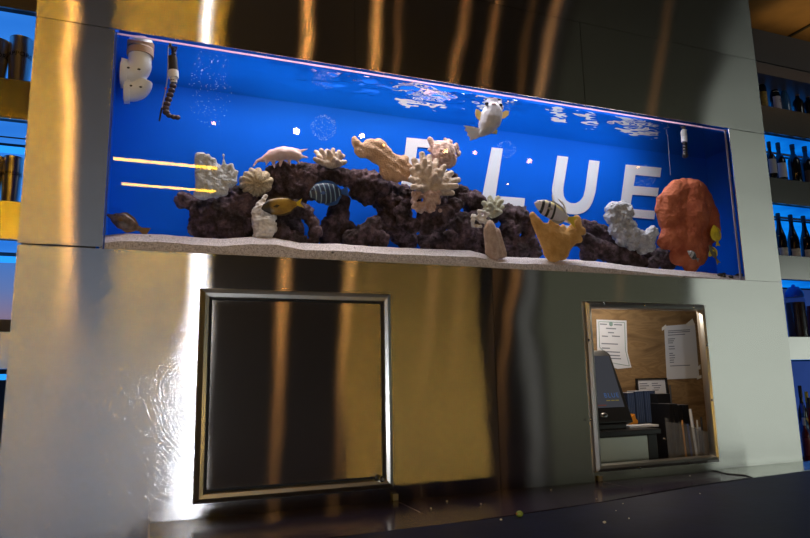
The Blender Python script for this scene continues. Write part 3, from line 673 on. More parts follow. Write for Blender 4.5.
coral('chunk_coral', [(613, 210, 8), (620, 208, 7.5), (626, 212, 8), (611, 218, 6.5), (621, 219, 9), (615, 229, 7), (620, 234, 8), (628, 226, 8.5), (631, 235, 10), (639, 240, 10), (648, 238, 8), (652, 232, 6), (647, 245, 8), (632, 244, 7), (622, 240, 7), (642, 250, 5)], .13, CG, 'rough grey-white chunky coral in front of the last white letter', vox=.0038, disp=lambda p, n: .008*nz(p, 38)+.007*(.4-abs(nz(p, 60)))+.004*nz(p, 130), sm=5)
def fold(p, n): return .012*(abs(math.sin((p.x-.25*p.z)*21+1.2*nz(p, 5)))-.6)+.004*nz(p, 22)+.0025*nz(p, 70)
coral('fan_sponge', [(688, 195, 19), (696, 196, 17), (702, 201, 15), (680, 196, 17), (674, 199, 15), (667, 204, 14), (664, 211, 12), (669, 219, 14), (678, 214, 18), (690, 215, 24), (705, 211, 15), (709, 218, 12), (713, 225, 8.5), (715, 231, 6), (709, 236, 9), (685, 236, 21), (697, 238, 16), (670, 238, 12), (663, 242, 8.5), (660, 243, 6), (686, 252, 17), (697, 253, 14), (690, 261, 12), (679, 257, 11), (704, 246, 10)], .13, CO, 'large orange-brown fan sponge at the right end of the fish tank', 'sponge', vox=.006, sq=.55, disp=fold, sm=14)
coral('twig_coral', [*chain((552.5, 195, .9), (553.5, 204, 1.1), (556, 212, 1.4), (560, 218, 1.6)), *chain((558, 208, 1.2), (564, 214, 1.7), (572, 222, 2.4), (584, 233, 2.4)), *chain((559, 199.5, .9), (564, 205, 1.1), (566, 213, 1.3)), ((558, 211, 3.4), (566, 219, 3.6)), ((573, 223, 2.6), (566, 219, 3))], .12, CK, 'thin pale twig of coral sticking out behind the black banded fish', vox=.0025)
# dark stones at the right end
MS = plain('dark_stone', (.03, .028, .035), .7, bump=.5, bscale=60)
rnd = random.Random(5)
for i in range(16):
    px = rnd.uniform(700, 741); py = 269+(px-700)*.16+rnd.uniform(-2, 2); y = rnd.uniform(.05, .16)
    q = P(px, py, y); r_ = rnd.uniform(.006, .012)
    q.z = sand_z(q.x, y)+r_*.45
    o = MB().ball((0, 0, 0), r_, 2, (1.3, 1, .8)).build('pebble', MS, None, True); o.location = q; o.rotation_euler = (0, 0, rnd.uniform(0, 3))
    tag(o, 'small black pebble on the sand right of the orange sponge', 'pebble', 'black pebbles right of the sponge')

# ------------------------------------------------------------------ fish
def fishmat(name, nodesfn, rough=.4):
    m, nt, out = newmat(name); b = N(nt, 'ShaderNodeBsdfPrincipled'); L(nt, b.outputs[0], out.inputs[0]); b.inputs['Roughness'].default_value = rough
    tc = N(nt, 'ShaderNodeTexCoord'); s = N(nt, 'ShaderNodeSeparateXYZ'); L(nt, tc.outputs['Object'], s.inputs[0])
    L(nt, nodesfn(nt, tc, s), b.inputs['Base Color']); return m
def mapr(nt, src, a, b):
    r = N(nt, 'ShaderNodeMapRange'); r.inputs['From Min'].default_value = a; r.inputs['From Max'].default_value = b; L(nt, src, r.inputs[0]); return r.outputs[0]
M_EYE = plain('fish_eye', (.006, .006, .008), .08); M_EYEW = plain('fish_iris', (.5, .42, .2), .3)
def fish(label, head, tail, Y, hgt, thick, prof, body_mat, fin_mat, tail_mat=None, flip=1, tailw=.5, taillen=.2, dorsal=(.25, .85, .16), anal=(.5, .85, .12), pect=True, yaw=0.0, eye=(.11, .18, .035), name='fish', Yt=None, fork=.35):
    """prof: [(t, up, down)] outline from snout (t=0) to tail root (t=1) as shares of hgt"""
    a, b = P(head[0], head[1], Y), P(tail[0], tail[1], Y if Yt is None else Yt)
    Ln = (b-a).length*(1-taillen); ax = (a-b).normalized()
    side = Vector((0, 1, 0)); side = (side-ax*side.dot(ax)).normalized(); up = side.cross(ax)
    if up.z < 0: up = -up; 
    side = up.cross(ax)
    mt = Matrix((ax, side, up)).transposed().to_4x4(); mt.translation = a
    t = empty(name); t.matrix_world = mt; tag(t, label, 'fish', 'fish in the tank')
    hg = hgt*SC(*head, Y); th = hg*thick
    bm = bmesh.new(); n, seg = 26, 18; rings = []
    def pr(u):
        for (u0_, a0, b0), (u1, a1, b1) in zip(prof, prof[1:]):
            if u <= u1:
                k = (u-u0_)/(u1-u0_); k = k*k*(3-2*k)*.5+k*.5; return a0+(a1-a0)*k, b0+(b1-b0)*k
        return prof[-1][1:]
    for i in range(n+1):
        u = i/n; up_, dn = pr(u); c = (up_-dn)/2*hg; hh = max((up_+dn)/2*hg, .0008); ww = th*.5*max(.06, math.sin(min(1, u*1.15+.05)*math.pi)**.7)*min(1, .3+hh/hg*1.6)
        rings.append([bm.verts.new((-u*Ln, ww*math.sin(q*math.tau/seg), c+hh*math.cos(q*math.tau/seg))) for q in range(seg)])
    for A, B in zip(rings, rings[1:]):
        for q in range(seg): bm.faces.new((A[q], A[(q+1) % seg], B[(q+1) % seg], B[q])).smooth = True
    bm.faces.new(rings[0]); bm.faces.new(list(reversed(rings[-1]))); bmesh.ops.recalc_face_normals(bm, faces=bm.faces)
    me = bpy.data.meshes.new('body'); bm.to_mesh(me); bm.free(); link('body', me, body_mat, t)
    TLn = (b-a).length*taillen
    def fin(nm, pts, mat, w_=.0016):
        o = MB().prism([(x, -w_/2, z) for x, z in pts], (0, w_, 0)).build(nm, mat, t); return o
    r0_ = (prof[-1][1]+prof[-1][2])/2*hg
    tw = tailw*hg/2
    fin('tail_fin', [(-Ln+.004, r0_*.9), (-Ln-TLn*.5, tw*.75), (-Ln-TLn, tw), (-Ln-TLn*(1-fork*.6), tw*.45), (-Ln-TLn*(1-fork), 0), (-Ln-TLn*(1-fork*.6), -tw*.45), (-Ln-TLn, -tw), (-Ln-TLn*.5, -tw*.75), (-Ln+.004, -r0_*.9)], tail_mat or fin_mat)
    def edgefin(nm, u0_, u1, hh, sgn):
        k = 14; lo = []; hi = []
        for i in range(k+1):
            u = u0_+(u1-u0_)*i/k; up_, dn = pr(u); z = (up_ if sgn > 0 else -dn)*hg; e = hh*hg*math.sin(math.pi*min(1, (i/k)*.9+.05))**.6
            lo.append((-u*Ln, z*.93)); hi.append((-u*Ln-e*.35, z+sgn*e))
        fin(nm, lo+hi[::-1], fin_mat)
    if dorsal: edgefin('dorsal_fin', *dorsal, 1)
    if anal: edgefin('anal_fin', *anal, -1)
    if pect:
        for sg in (-1, 1):
            w_ = th*.44; x0 = -.30*Ln
            o = MB().prism([(x0, sg*w_, -.02*hg), (x0-.10*Ln, sg*(w_+.004), .07*hg), (x0-.17*Ln, sg*(w_+.007), -.02*hg), (x0-.10*Ln, sg*(w_+.004), -.12*hg)], (0, sg*.001, 0)).build('pectoral_fin', fin_mat, t)
    ex, ez, er = eye
    for sg in (-1, 1):
        hh = pr(ex); wv = th*.5*max(.06, math.sin(min(1, ex*1.15+.05)*math.pi)**.7)*min(1, .3+(hh[0]+hh[1])/2*1.6)
        e = MB().ball((-ex*Ln, sg*wv*.86, ez*hg), er*hg, 2, (1, .5, 1)).build('eye', M_EYE, t, True)
    return t
OV = [(0, .03, .03), (.1, .20, .17), (.3, .45, .40), (.5, .5, .47), (.7, .40, .40), (.88, .18, .18), (1, .10, .10)]
OVD = [(0, .04, .06), (.08, .26, .22), (.25, .46, .45), (.5, .5, .5), (.75, .42, .42), (.9, .20, .20), (1, .11, .11)]
# brown wrasse-like fish at the left
def N2(nt, tc, sc, det=4.0):
    n = N(nt, 'ShaderNodeTexNoise', i_Scale=float(sc), i_Detail=det); L(nt, tc.outputs['Object'], n.inputs['Vector']); return n.outputs['Fac']
fb = fishmat('fish_brown', lambda nt, tc, s: ramp(nt, N2(nt, tc, 45), [(.35, (.035, .022, .022)), (.5, (.10, .065, .06)), (.68, (.19, .13, .12))]).outputs[0])
ff = plain('fin_brown', (.16, .09, .03), .5)
fish('dark brown fish with long snout swimming down left low over the sand', (107, 214.5), (148.5, 233), .08, 18, .42, [(0, .06, .07), (.12, .12, .13), (.2, .30, .28), (.42, .48, .46), (.65, .38, .40), (.85, .18, .18), (1, .12, .12)], fb, ff, taillen=.17, tailw=.62, dorsal=(.3, .85, .10), anal=(.55, .85, .10), eye=(.2, .14, .05), fork=.1)
# yellow-brown tang
def tang(nt, tc, s):
    base = ramp(nt, N2(nt, tc, 30), [(.35, (.24, .13, .015)), (.65, (.42, .25, .03))]).outputs[0]
    mx = N(nt, 'ShaderNodeMix', data_type='RGBA'); r = ramp(nt, mapr(nt, s.outputs[0], -.052, 0), [(0, (0, 0, 0)), (.25, (.25, .25, .25)), (.5, (1, 1, 1))])
    L(nt, r.outputs[0], mx.inputs[0]); L(nt, base, mx.inputs[6]); mx.inputs[7].default_value = (.012, .008, .008, 1); return mx.outputs[2]
fish('yellow-brown tang with dark face and yellow tail in front of the rocks', (261.5, 208.5), (303, 203), .04, 17.5, .32, OVD, fishmat('fish_tang', tang), plain('fin_dark_brown', (.05, .03, .012), .5), plain('fin_yellow', (.75, .55, .02), .5), tailw=.55, taillen=.13, dorsal=(.12, .9, .10), anal=(.3, .9, .10), fork=.5)
# koran angelfish: blue with pale arcs
def koran(nt, tc, s):
    sub = N(nt, 'ShaderNodeVectorMath', operation='SUBTRACT'); L(nt, tc.outputs['Object'], sub.inputs[0]); sub.inputs[1].default_value = (.055, 0, 0)
    sc = N(nt, 'ShaderNodeVectorMath', operation='MULTIPLY'); L(nt, sub.outputs[0], sc.inputs[0]); sc.inputs[1].default_value = (1, 0, .8)
    ln = N(nt, 'ShaderNodeVectorMath', operation='LENGTH'); L(nt, sc.outputs[0], ln.inputs[0])
    m1 = N(nt, 'ShaderNodeMath', operation='MULTIPLY'); m1.inputs[1].default_value = 330; L(nt, ln.outputs['Value'], m1.inputs[0])
    sn = N(nt, 'ShaderNodeMath', operation='SINE'); L(nt, m1.outputs[0], sn.inputs[0])
    mm = N(nt, 'ShaderNodeMapRange'); mm.inputs['From Min'].default_value = -1; L(nt, sn.outputs[0], mm.inputs[0])
    return ramp(nt, mm.outputs[0], [(0, (.010, .022, .06)), (.80, (.016, .040, .10)), (.95, (.12, .22, .32)), (1, (.30, .42, .48))]).outputs[0]
fish('dark blue angelfish with pale curved bands under the arching rock', (309, 194.5), (348, 191.5), .15, 22, .3, OVD, fishmat('fish_koran', koran), plain('fin_blue', (.012, .07, .24), .4), taillen=.15, tailw=.5, dorsal=(.2, .95, .12), anal=(.4, .95, .14), fork=.0)
# white porcupine puffer near the surface
def puf(nt, tc, s):
    base = ramp(nt, N2(nt, tc, 28), [(.35, (.46, .46, .52)), (.65, (.66, .65, .70))]).outputs[0]
    mx = N(nt, 'ShaderNodeMix', data_type='RGBA'); r = ramp(nt, mapr(nt, s.outputs[2], -.01, .075), [(.05, (0, 0, 0)), (.75, (.85, .85, .85))])
    L(nt, r.outputs[0], mx.inputs[0]); L(nt, base, mx.inputs[6]); mx.inputs[7].default_value = (.13, .11, .135, 1); return mx.outputs[2]
pm = fishmat('fish_puffer', puf); pf = plain('fin_puffer_yellow', (.80, .58, .20), .5)
pw = plain('fin_pale', (.58, .56, .60), .5, bump=.6, bscale=200)
def puffer():
    Y = .085; c = P(488, 120, Y); k = SC(488, 120, Y)
    pu = empty('fish', c); tag(pu, 'white puffer fish swimming up to the water surface with yellow side fins', 'fish', 'fish in the tank')
    b = blob('body', pxcaps([*chain((493.5, 109, 7.5), (492.8, 113, 10.5), (490.5, 119, 12), (487.5, 125, 9.8), (484, 131, 5.2), (481, 134, 3.2)), (487.5, 107, 3.8), (500, 108, 3.8)], Y), .0035, pm, None, .85, None, 4)
    b.parent = pu; b.location = b.location-c
    def fan(nm, pts, mat, w_=.003):
        MB().prism([P(x, y, Y)-c+Vector((0, -w_/2, 0)) for x, y in pts], (0, w_, 0)).build(nm, mat, pu)
    fan('tail_fin', [(485, 130), (480, 128.5), (472, 126.5), (463.5, 125.5), (466, 128), (464.5, 130), (468, 132.5), (467, 135), (470, 137), (470, 140.5), (476, 139), (481, 136), (485, 133)], pw)
    fan('side_fin', [(483, 115), (479, 110), (476, 109), (475, 113), (476.5, 118), (480, 121), (483, 121)], pf)
    fan('side_fin', [(501, 113), (505.5, 110.5), (509, 111), (508.5, 115), (505, 118), (501, 119)], pf)
    fan('belly_fin', [(489, 128), (494, 128), (497.5, 130.5), (496.5, 134), (492, 133.5)], pf)
    for x, y in ((486.8, 103.8), (500.6, 105)):
        MB().ball(P(x, y, Y-.018)-c, 2.0*k, 2).build('eye', M_EYE, pu, True)
    MB().ball(P(494, 104.5, Y-.026)-c, 2.4*k, 2, (1.2, .6, .8)).build('mouth', plain('fish_mouth', (.34, .22, .24), .5), pu, True)
puffer()
# striped sergeant
def serg(nt, tc, s):
    base = ramp(nt, mapr(nt, s.outputs[2], -.03, .03), [(.2, (.66, .62, .72)), (.75, (.62, .60, .64)), (.95, (.62, .50, .12))]).outputs[0]
    f = ramp(nt, mapr(nt, s.outputs[0], -.135, 0), [(0, (0, 0, 0)), (.26, (0, 0, 0)), (.28, (1, 1, 1)), (.34, (1, 1, 1)), (.36, (0, 0, 0)), (.47, (0, 0, 0)), (.49, (1, 1, 1)), (.56, (1, 1, 1)), (.58, (0, 0, 0)), (.68, (0, 0, 0)), (.70, (1, 1, 1)), (.77, (1, 1, 1)), (.79, (0, 0, 0))])
    mx = N(nt, 'ShaderNodeMix', data_type='RGBA'); L(nt, f.outputs[0], mx.inputs[0]); L(nt, base, mx.inputs[6]); mx.inputs[7].default_value = (.010, .010, .016, 1); return mx.outputs[2]
fish('white fish with black bands and yellow tail above the elkhorn coral', (534.5, 203), (577, 222.5), .035, 18, .4, OVD, fishmat('fish_banded', serg), plain('fin_striped', (.35, .33, .30), .5), plain('fin_yellow_tail', (.80, .62, .06), .5), taillen=.2, tailw=.7, dorsal=(.3, .9, .10), anal=(.55, .9, .14), fork=.4)
ym = fishmat('fish_yellow', lambda nt, tc, s: ramp(nt, N2(nt, tc, 40), [(.35, (.60, .48, .01)), (.65, (.80, .68, .03))]).outputs[0])
yf = plain('fin_bright_yellow', (.78, .64, .02), .5)
fish('bright yellow tang at the right edge of the orange sponge', (714, 225), (718, 246), .07, 11.5, .3, OVD, ym, yf, taillen=.16, tailw=.5, dorsal=(.15, .9, .14), anal=(.3, .9, .12), fork=.1)
fish('grey fish with yellow fins below the bright yellow tang', (709, 245), (719, 264), .075, 7.5, .35, OV, plain('fish_greyolive', (.14, .13, .08), .5, var=.3, vscale=60), yf, plain('fin_olive', (.35, .28, .05), .5), taillen=.22, tailw=.7, dorsal=(.2, .8, .3), anal=(.3, .6, .5))
def gst(nt, tc, s):
    f = ramp(nt, mapr(nt, s.outputs[0], -.05, 0), [(0, (.05, .05, .06)), (.3, (.05, .05, .06)), (.34, (.6, .6, .62)), (.55, (.62, .62, .64)), (.6, (.08, .08, .09)), (.72, (.55, .55, .57)), (1, (.65, .65, .67))]); return f.outputs[0]
fish('small grey and white fish in front of the orange sponge', (687.5, 251), (699, 260.5), .035, 7.5, .4, OV, fishmat('fish_small_grey', gst), plain('fin_grey', (.25, .25, .27), .5), taillen=.16, tailw=.6, dorsal=(.25, .85, .12), anal=(.5, .85, .12))

# ------------------------------------------------------------------ plumbing in the tank
M_PVC = plain('white_pvc', (.82, .84, .88), .35)
def elbow(px, py, r_, Y, label, riser=None):
    t = empty('pipe_elbow', P(px, py, Y)); tag(t, label, 'pipe elbow', 'white pipe elbows')
    s = SC(px, py, Y); R = r_*s
    pts = [(-.85*R, 0, 0), (0, 0, 0)]
    bm = MB()
    # bend: horizontal socket from the wall turning upwards
    n = 8; ring = []
    for i in range(n+1):
        a = math.pi/2*i/n; c = Vector((-.2*R+1.0*R*math.sin(a)-.55*R, 0, 1.0*R-1.0*R*math.cos(a))); tdir = Vector((math.cos(a), 0, math.sin(a))); nn = Vector((-math.sin(a), 0, math.cos(a)))
        ring.append([bm.bm.verts.new(c+(nn*math.cos(q*math.tau/20)+Vector((0, 1, 0))*math.sin(q*math.tau/20))*R) for q in range(20)])
    for A, B in zip(ring, ring[1:]):
        for q in range(20): bm.bm.faces.new((A[q], A[(q+1) % 20], B[(q+1) % 20], B[q]))
    bm.bm.faces.new(ring[0]); bm.bm.faces.new(list(reversed(ring[-1])))
    bm.build('bend', M_PVC, t, True)
    MB().tube((-.75*R-.42*R, 0, 0), (-.70*R, 0, 0), 1.28*R, 1.22*R, 24).build('collar', M_PVC, t, True)
    MB().tube((-.75*R-.5*R, 0, 0), (-.75*R, 0, 0), .95*R, .95*R, 20).build('socket', M_PVC, t, True)
    if riser:
        MB().tube((.25*R, 0, 1.0*R), (.25*R, 0, 1.0*R+riser*s), .96*R, .96*R, 20).build('riser', M_PVC, t, True)
        MB().tube((.25*R, 0, 1.0*R+riser*s*.35), (.25*R, 0, 1.0*R+riser*s*.6), 1.10*R, 1.10*R, 20).build('union_ring', plain('old_pvc', (.45, .30, .22), .5), t, True)
    for q in (-.5, .35):
        MB().ball((q*R-.1*R, -1.0*R, .1*R), .12*R, 1, (1.3, .4, .8)).build('drain_hole', M_DARK, t, True)
elbow(138, 92, 10.5, .10, 'lower white plastic pipe elbow in the upper left corner of the tank')
elbow(136, 75, 11.5, .085, 'upper white plastic pipe elbow with riser in the upper left tank corner', 26)
# jointed pump nozzle
M_BLK = plain('black_plastic', (.020, .017, .022), .35, var=.3, vscale=50); M_WT = plain('white_label', (.85, .84, .86), .5)
def hose():
    pts = [(173.5, 81), (173.0, 86), (171.5, 90.5), (170, 95), (168.5, 99.5), (167, 104), (165.8, 108.5), (166.3, 112.5), (169, 115.5), (173.5, 117), (177.5, 117.5)]
    Y = .07; c = P(173, 60, Y); t = empty('hose_nozzle', c); tag(t, 'dark jointed hose nozzle with white band hanging in the left of the tank', 'nozzle')
    s = SC(173, 60, Y)
    for i, (x, y) in enumerate(pts):
        q = P(x, y, Y)-c
        MB().ball(q, (3.6 if i < 8 else 2.9)*s, 2, (1, 1, .82)).build('joint', plain('hose_joint', (.075, .05, .065), .4) if i == 0 else t.children[0].data.materials[0], t, True)
    MB().tube(P(172.5, 57, Y)-c, P(173.6, 71, Y)-c, 4.4*s, 4.4*s, 16).build('pump_body', M_BLK, t, True)
    MB().tube(P(173.3, 71, Y)-c, P(173.6, 78, Y)-c, 5.0*s, 5.0*s, 16).build('band', M_WT, t, True)
    MB().tube(P(173.6, 78, Y)-c, P(173.6, 83, Y)-c, 3.6*s, 3.4*s, 16).build('collar', M_WT, t, True)
    MB().path([P(x, y, Y)-c for x, y in ((166, 50), (170, 47), (174, 50), (172, 57))], 1.5*s).path([P(x, y, Y)-c for x, y in ((170, 43), (172, 52), (176, 55))], 1.2*s).build('bracket', M_BLK, t, True)
    Yc = .065; c2 = P(166, 90, Yc); t2 = empty('probe', c2); tag(t2, 'thin dark probe on a pale cable hanging beside the hose nozzle', 'probe')
    s2 = SC(166, 90, Yc)
    MB().path([P(x, y, Yc)-c2 for x, y in ((168, 46), (168.2, 60), (167.5, 78), (165.5, 92), (163, 103), (161.5, 110))], .55*s2).build('cable', plain('pale_cable', (.42, .40, .45), .4), t2, True)
    MB().tube(P(161.8, 108, Yc)-c2, P(159.4, 121, Yc)-c2, .95*s2, .8*s2, 10).build('probe_tip', M_BLK, t2, True)
    MB().tube(P(165.8, 88, Yc)-c2, P(165.5, 89.5, Yc)-c2, .9*s2, .9*s2, 10).build('marker', plain('pink_marker', (.7, .05, .15), .4), t2, True)
hose()
def heater():
    Y = .12; c = P(684, 140, Y); s = SC(684, 140, Y); t = empty('pump_nozzle', c); tag(t, 'short black nozzle with white band hanging in the right of the tank', 'nozzle')
    MB().tube(P(683.6, 127, Y)-c, P(684, 136, Y)-c, 2.6*s, 2.6*s, 14).build('pump_body', M_BLK, t, True)
    MB().tube(P(684, 134.5, Y)-c, P(684.4, 142, Y)-c, 2.9*s, 2.9*s, 14).build('band', M_WT, t, True)
    for i, y in enumerate((144, 147, 150, 153, 155.5)): MB().ball(P(684.8+.1*i, y, Y)-c, (2.5 if i < 4 else 3)*s, 2).build('joint', M_BLK, t, True)
    Yc = .2; c2 = P(668, 150, Yc); o = MB().path([P(x, y, Yc)-c2 for x, y in ((666.5, 128), (668, 140), (669, 155), (670.5, 175))], .0011).build('air_line', plain('clear_line', (.30, .34, .42), .3), None, True); o.location = c2
    tag(o, 'thin pale air line hanging left of the short black nozzle', 'air line')
heater()
# bubbles and pale dot clusters
rnd = random.Random(3)
def bubbles(cx, cy, rx, ry, n, label, ring=False, Y=(.05, .3), r=(.0006, .0014)):
    mb = MB()
    for i in range(n):
        a = rnd.uniform(0, math.tau); q = rnd.uniform(.75, 1) if ring and rnd.random() < .55 else math.sqrt(rnd.random())
        p = P(cx+rx*q*math.cos(a), cy+ry*q*math.sin(a)*(1 if math.sin(a) < 0 else 1.1), rnd.uniform(*Y)); mb.ball(p, rnd.uniform(*r), 1)
    o = mb.build('bubbles', M_BUB, None, True); tag(o, label, 'bubbles', kind='stuff')
M_BUB = plain('air_bubble', (.62, .72, .90), .12, spec=.8)
bubbles(210, 92, 22, 34, 170, 'drifting fine air bubbles right of the hose nozzle')
bubbles(323.5, 127, 13, 12, 190, 'round cloud of fine pale dots above the cream finger coral', True, (.24, .30), (.0007, .0012))  # tiny pale balls scattered in round clusters, here and below
bubbles(506, 149, 10, 8, 110, 'small cloud of fine pale dots above the second white letter', True, (.24, .30), (.0007, .0012))
bubbles(644, 176, 12, 11, 190, 'cloud of fine pale dots over the last white letter', False, (.24, .30), (.0007, .0013))

# ------------------------------------------------------------------ things in the serving hatch
M_PAPER = plain('paper', (.62, .64, .72), .8); M_INK = plain('faded_ink', (.16, .18, .24), .8); M_GRN = plain('certificate_border', (.20, .30, .30), .8)
M_TAPE = plain('clear_tape', (.75, .75, .75), .25)
def sheet(name, pts, Y, label, cat, curl=None):
    c = sum((P(x, y, Y) for x, y in pts), Vector())/len(pts); t = empty(name, c); tag(t, label, cat)
    MB().prism([P(x, y, Y)-c for x, y in pts], (0, .0012, 0)).build('paper', M_PAPER, t)
    return t, c
YB_ = .426
t, c = sheet('certificate', [(596.5, 319.5), (626.5, 320.5), (627.5, 352), (631.5, 367.5), (618, 369), (597.5, 362)], YB_, 'certificate with a bordered edge pinned to the plywood behind the monitor', 'certificate')
def lines(t, c, Y, segs, h=.5, mat=M_INK, nm='printed_line', k=1.0):
    mb = MB()
    for (x0, y0, x1, y1) in segs:
        mb.prism([P(x0, y0-h, Y)-c, P(x1, y1-h, Y)-c, P(x1, y1+h, Y)-c, P(x0, y0+h, Y)-c], (0, .0006, 0))
    mb.build(nm, mat, t)
lines(t, c, YB_-.0008, [(600, 324, 607, 324.4), (614, 324.6, 622, 325), (606, 328.3, 616, 328.8), (608, 332.5, 614, 332.8), (602, 336, 608, 336.4), (612, 336, 620, 336.5), (601.5, 343.5, 618, 344.2), (602, 348, 610, 348.3), (602.5, 351.5, 620, 352.3), (603, 355, 620, 355.8), (604, 358, 621, 358.8)], .55)
MB().ball((0, 0, 0), .012, 2, (1, .05, 1)).build('seal', M_GRN, t).location = P(611, 324, YB_-.0004)-c
mb = MB()
for (x0, y0, x1, y1) in ((598.8, 321.6, 624.6, 322.6), (598.8, 321.6, 599.6, 347), (599.6, 347, 604.5, 352), (604.5, 352, 606, 362), (624.6, 322.6, 625.4, 350), (625.4, 350, 629.4, 366), (608, 362, 629.4, 366)):
    a_, b_ = P(x0, y0, YB_-.001)-c, P(x1, y1, YB_-.001)-c; mb.tube(a_, b_, .0016, .0016, 6)
mb.build('border', M_GRN, t)
t, c = sheet('notice', [(664.2, 326), (695, 323.5), (699.3, 378), (667, 379.5)], YB_, 'typed paper notice taped to the plywood at the right of the hatch', 'notice')
lines(t, c, YB_-.0008, [(668, 331, 690, 329.7), (668, 332.8, 690, 331.4), (668, 335.2, 685, 334.2), (668, 339, 675, 338.7), (668, 341, 674, 340.8), (668.2, 343, 673, 342.8), (668.8, 346.5, 674.5, 346.3), (668.8, 349, 675, 348.8), (669.4, 353.5, 673, 353.3), (669.5, 355.5, 675, 355.2), (669.6, 358, 675, 357.7), (669.8, 360.3, 674, 360), (669.8, 362.4, 674, 362.2), (670.2, 366, 690, 365.2)], .42)
for po in ([(662, 327.5), (666, 324.5), (666.5, 327.5), (662, 331)], [(686, 324), (692.5, 318.5), (695, 325), (688, 326)], [(697, 368), (700.5, 364), (700.5, 369), (697.5, 370)], [(697, 376), (701.5, 375), (701.5, 378), (697, 379.5)]):
    MB().prism([P(x, y, YB_-.001)-c for x, y in po], (0, .0006, 0)).build('tape', M_TAPE, t)

# point-of-sale monitor, leaning back
M_BEZ = plain('monitor_black', (.012, .012, .014), .32); M_SCR = emit('screen_glow', (.040, .041, .048), 1.0)
def monitor():
    br = P(634, 423, .10); br.z = P(630, 430, .06).z+.0285; th = math.radians(20); wdt, hgt = .40, .335
    t = empty('monitor', (br.x, .10, br.z)); t.rotation_euler = (-th, 0, 0); tag(t, 'black touchscreen monitor leaning back behind the left side of the hatch', 'monitor')
    mb = MB(); mb.prism([(-wdt, 0, 0), (0, 0, 0), (-.012, 0, hgt-.02), (-.035, 0, hgt), (-wdt+.03, 0, hgt), (-wdt, 0, hgt-.03)], (0, .05, 0))
    o = mb.build('bezel', M_BEZ, t)
    bv = o.modifiers.new('b', 'BEVEL'); bv.width = .006; bv.segments = 3
    MB().box((-wdt+.03, -.002, .068), (-.026, .001, hgt-.030)).build('screen', M_SCR, t)
    MB().ball((-.145, -.001, .035), .018, 3, (1.1, .25, .62)).build('badge', plain('silver_badge', (.30, .30, .32), .3, 1), t, True)
    MB().ball((-.145, -.003, .035), .012, 3, (1.1, .3, .5)).build('badge_centre', M_BEZ, t, True)
    def stext(s, size, x, z, col):
        me = text_mesh(s, size, .0003, space=1.25); o = link('screen_text', me, emit('screen_text', col, 1), t); o.rotation_euler = (math.pi/2, 0, 0); o.location = (x, -.003, z)
    stext('BLUE', .030, -.078, .120, (.04, .08, .19))
    MB().box((-.112, -.0032, .096), (-.092, -.0022, .100)).box((-.087, -.0032, .096), (-.069, -.0022, .100)).box((-.064, -.0032, .096), (-.046, -.0022, .100)).build('screen_marks', emit('screen_amber', (.14, .11, .03), 1), t)
    MB().box((-.19, -.0032, .076), (-.12, -.0022, .080)).build('screen_marks', emit('screen_red', (.10, .03, .02), 1), t)
    MB().box((-.34, .045, -.02), (-.06, .12, .17), .01).build('housing', M_BEZ, t)
    b = MB().box((-.34, .0, -.028), (-.04, .16, -.004), .006).build('base', M_BEZ, t); b.rotation_euler = (th, 0, 0); b.location = (0, 0, 0)
    return br
mon = monitor()
# cash drawer: black top slab on a pale steel front
zc = P(640, 433, .04).z
def drawer():
    zt_ = P(630, 430, .06).z; zb = zt(-.43); x0, x1 = 1.56, P(661, 440, .05).x
    t = empty('cash_drawer', ((x0+x1)/2, .2, zb)); tag(t, 'low cash drawer with pale steel front and black top under the monitor', 'cash drawer')
    c = t.location
    def b(nm, a_, b_, mat): MB().box(Vector(a_)-c, Vector(b_)-c, .003).build(nm, mat, t)
    b('top', (x0, .045, zt_-.022), (x1, .40, zt_), M_BEZ)
    b('body', (x0, .075, zb), (x1-.005, .40, zt_-.022), M_BEZ)
    b('drawer_front', (x0, .068, zb+.026), (x1-.055, .075, zt_-.026), plain('drawer_steel', (.55, .56, .50), .38, .9))
    b('base_strip', (x0, .060, zb), (x1-.02, .075, zb+.014), M_BEZ)
    b('corner', (x1-.055, .066, zb+.018), (x1-.006, .075, zt_-.022), M_BEZ)
    MB().ball(P(665, 439, .065)-c, .005, 2).build('lock', M_CHROME, t, True)
    return zt_
ztop = drawer()

def obj_boxpx(name, label, cat, x0, x1, ytop, zb, Y0, Y1, mat, lean=0, group=None, parts=None):
    a_ = P(x0, ytop, Y0); b_ = P(x1, ytop, Y0); c = Vector(((a_.x+b_.x)/2, Y0, zb)); t = empty(name, c); tag(t, label, cat, group)
    h = a_.z-zb; w_ = b_.x-a_.x
    MB().box((-w_/2, 0, 0), (w_/2, Y1-Y0, h), .0015).build('cover', mat, t)
    t.rotation_euler = (-lean, 0, 0)
    return t, w_, h
M_NAVY = plain('navy_vinyl', (.018, .034, .085), .45); M_MENU = plain('black_menu', (.010, .010, .013), .38)
zsh = zt(-.43)
for i, (x0, x1, yt) in enumerate(((627, 634, 393), (635, 643, 391.5), (644, 655, 391))):
    t, w_, h = obj_boxpx('binder', ('narrow navy binder standing right beside the monitor', 'middle navy binder on the cash drawer behind the monitor', 'widest navy binder standing left of the black file box')[i], 'binder', x0, x1, yt, ztop, .27, .33, M_NAVY, group='navy binders on the cash drawer')
    n = max(2, int(w_/.010))
    MB_ = MB()
    for k in range(n): MB_.tube((-w_/2+w_*(k+.5)/n, 0, .006), (-w_/2+w_*(k+.5)/n, 0, h-.006), .0028, .0028, 6)
    MB_.build('ribs', plain('navy_rib', (.030, .055, .13), .4), t, True)
    MB().box((-w_/2, .004, h), (w_/2, .056, h+.002)).build('pages', M_PAPER, t)
t, w_, h = obj_boxpx('file_box', 'black upright file box right of the monitor', 'file box', 657.5, 671, 394, zsh, .22, .28, M_MENU)
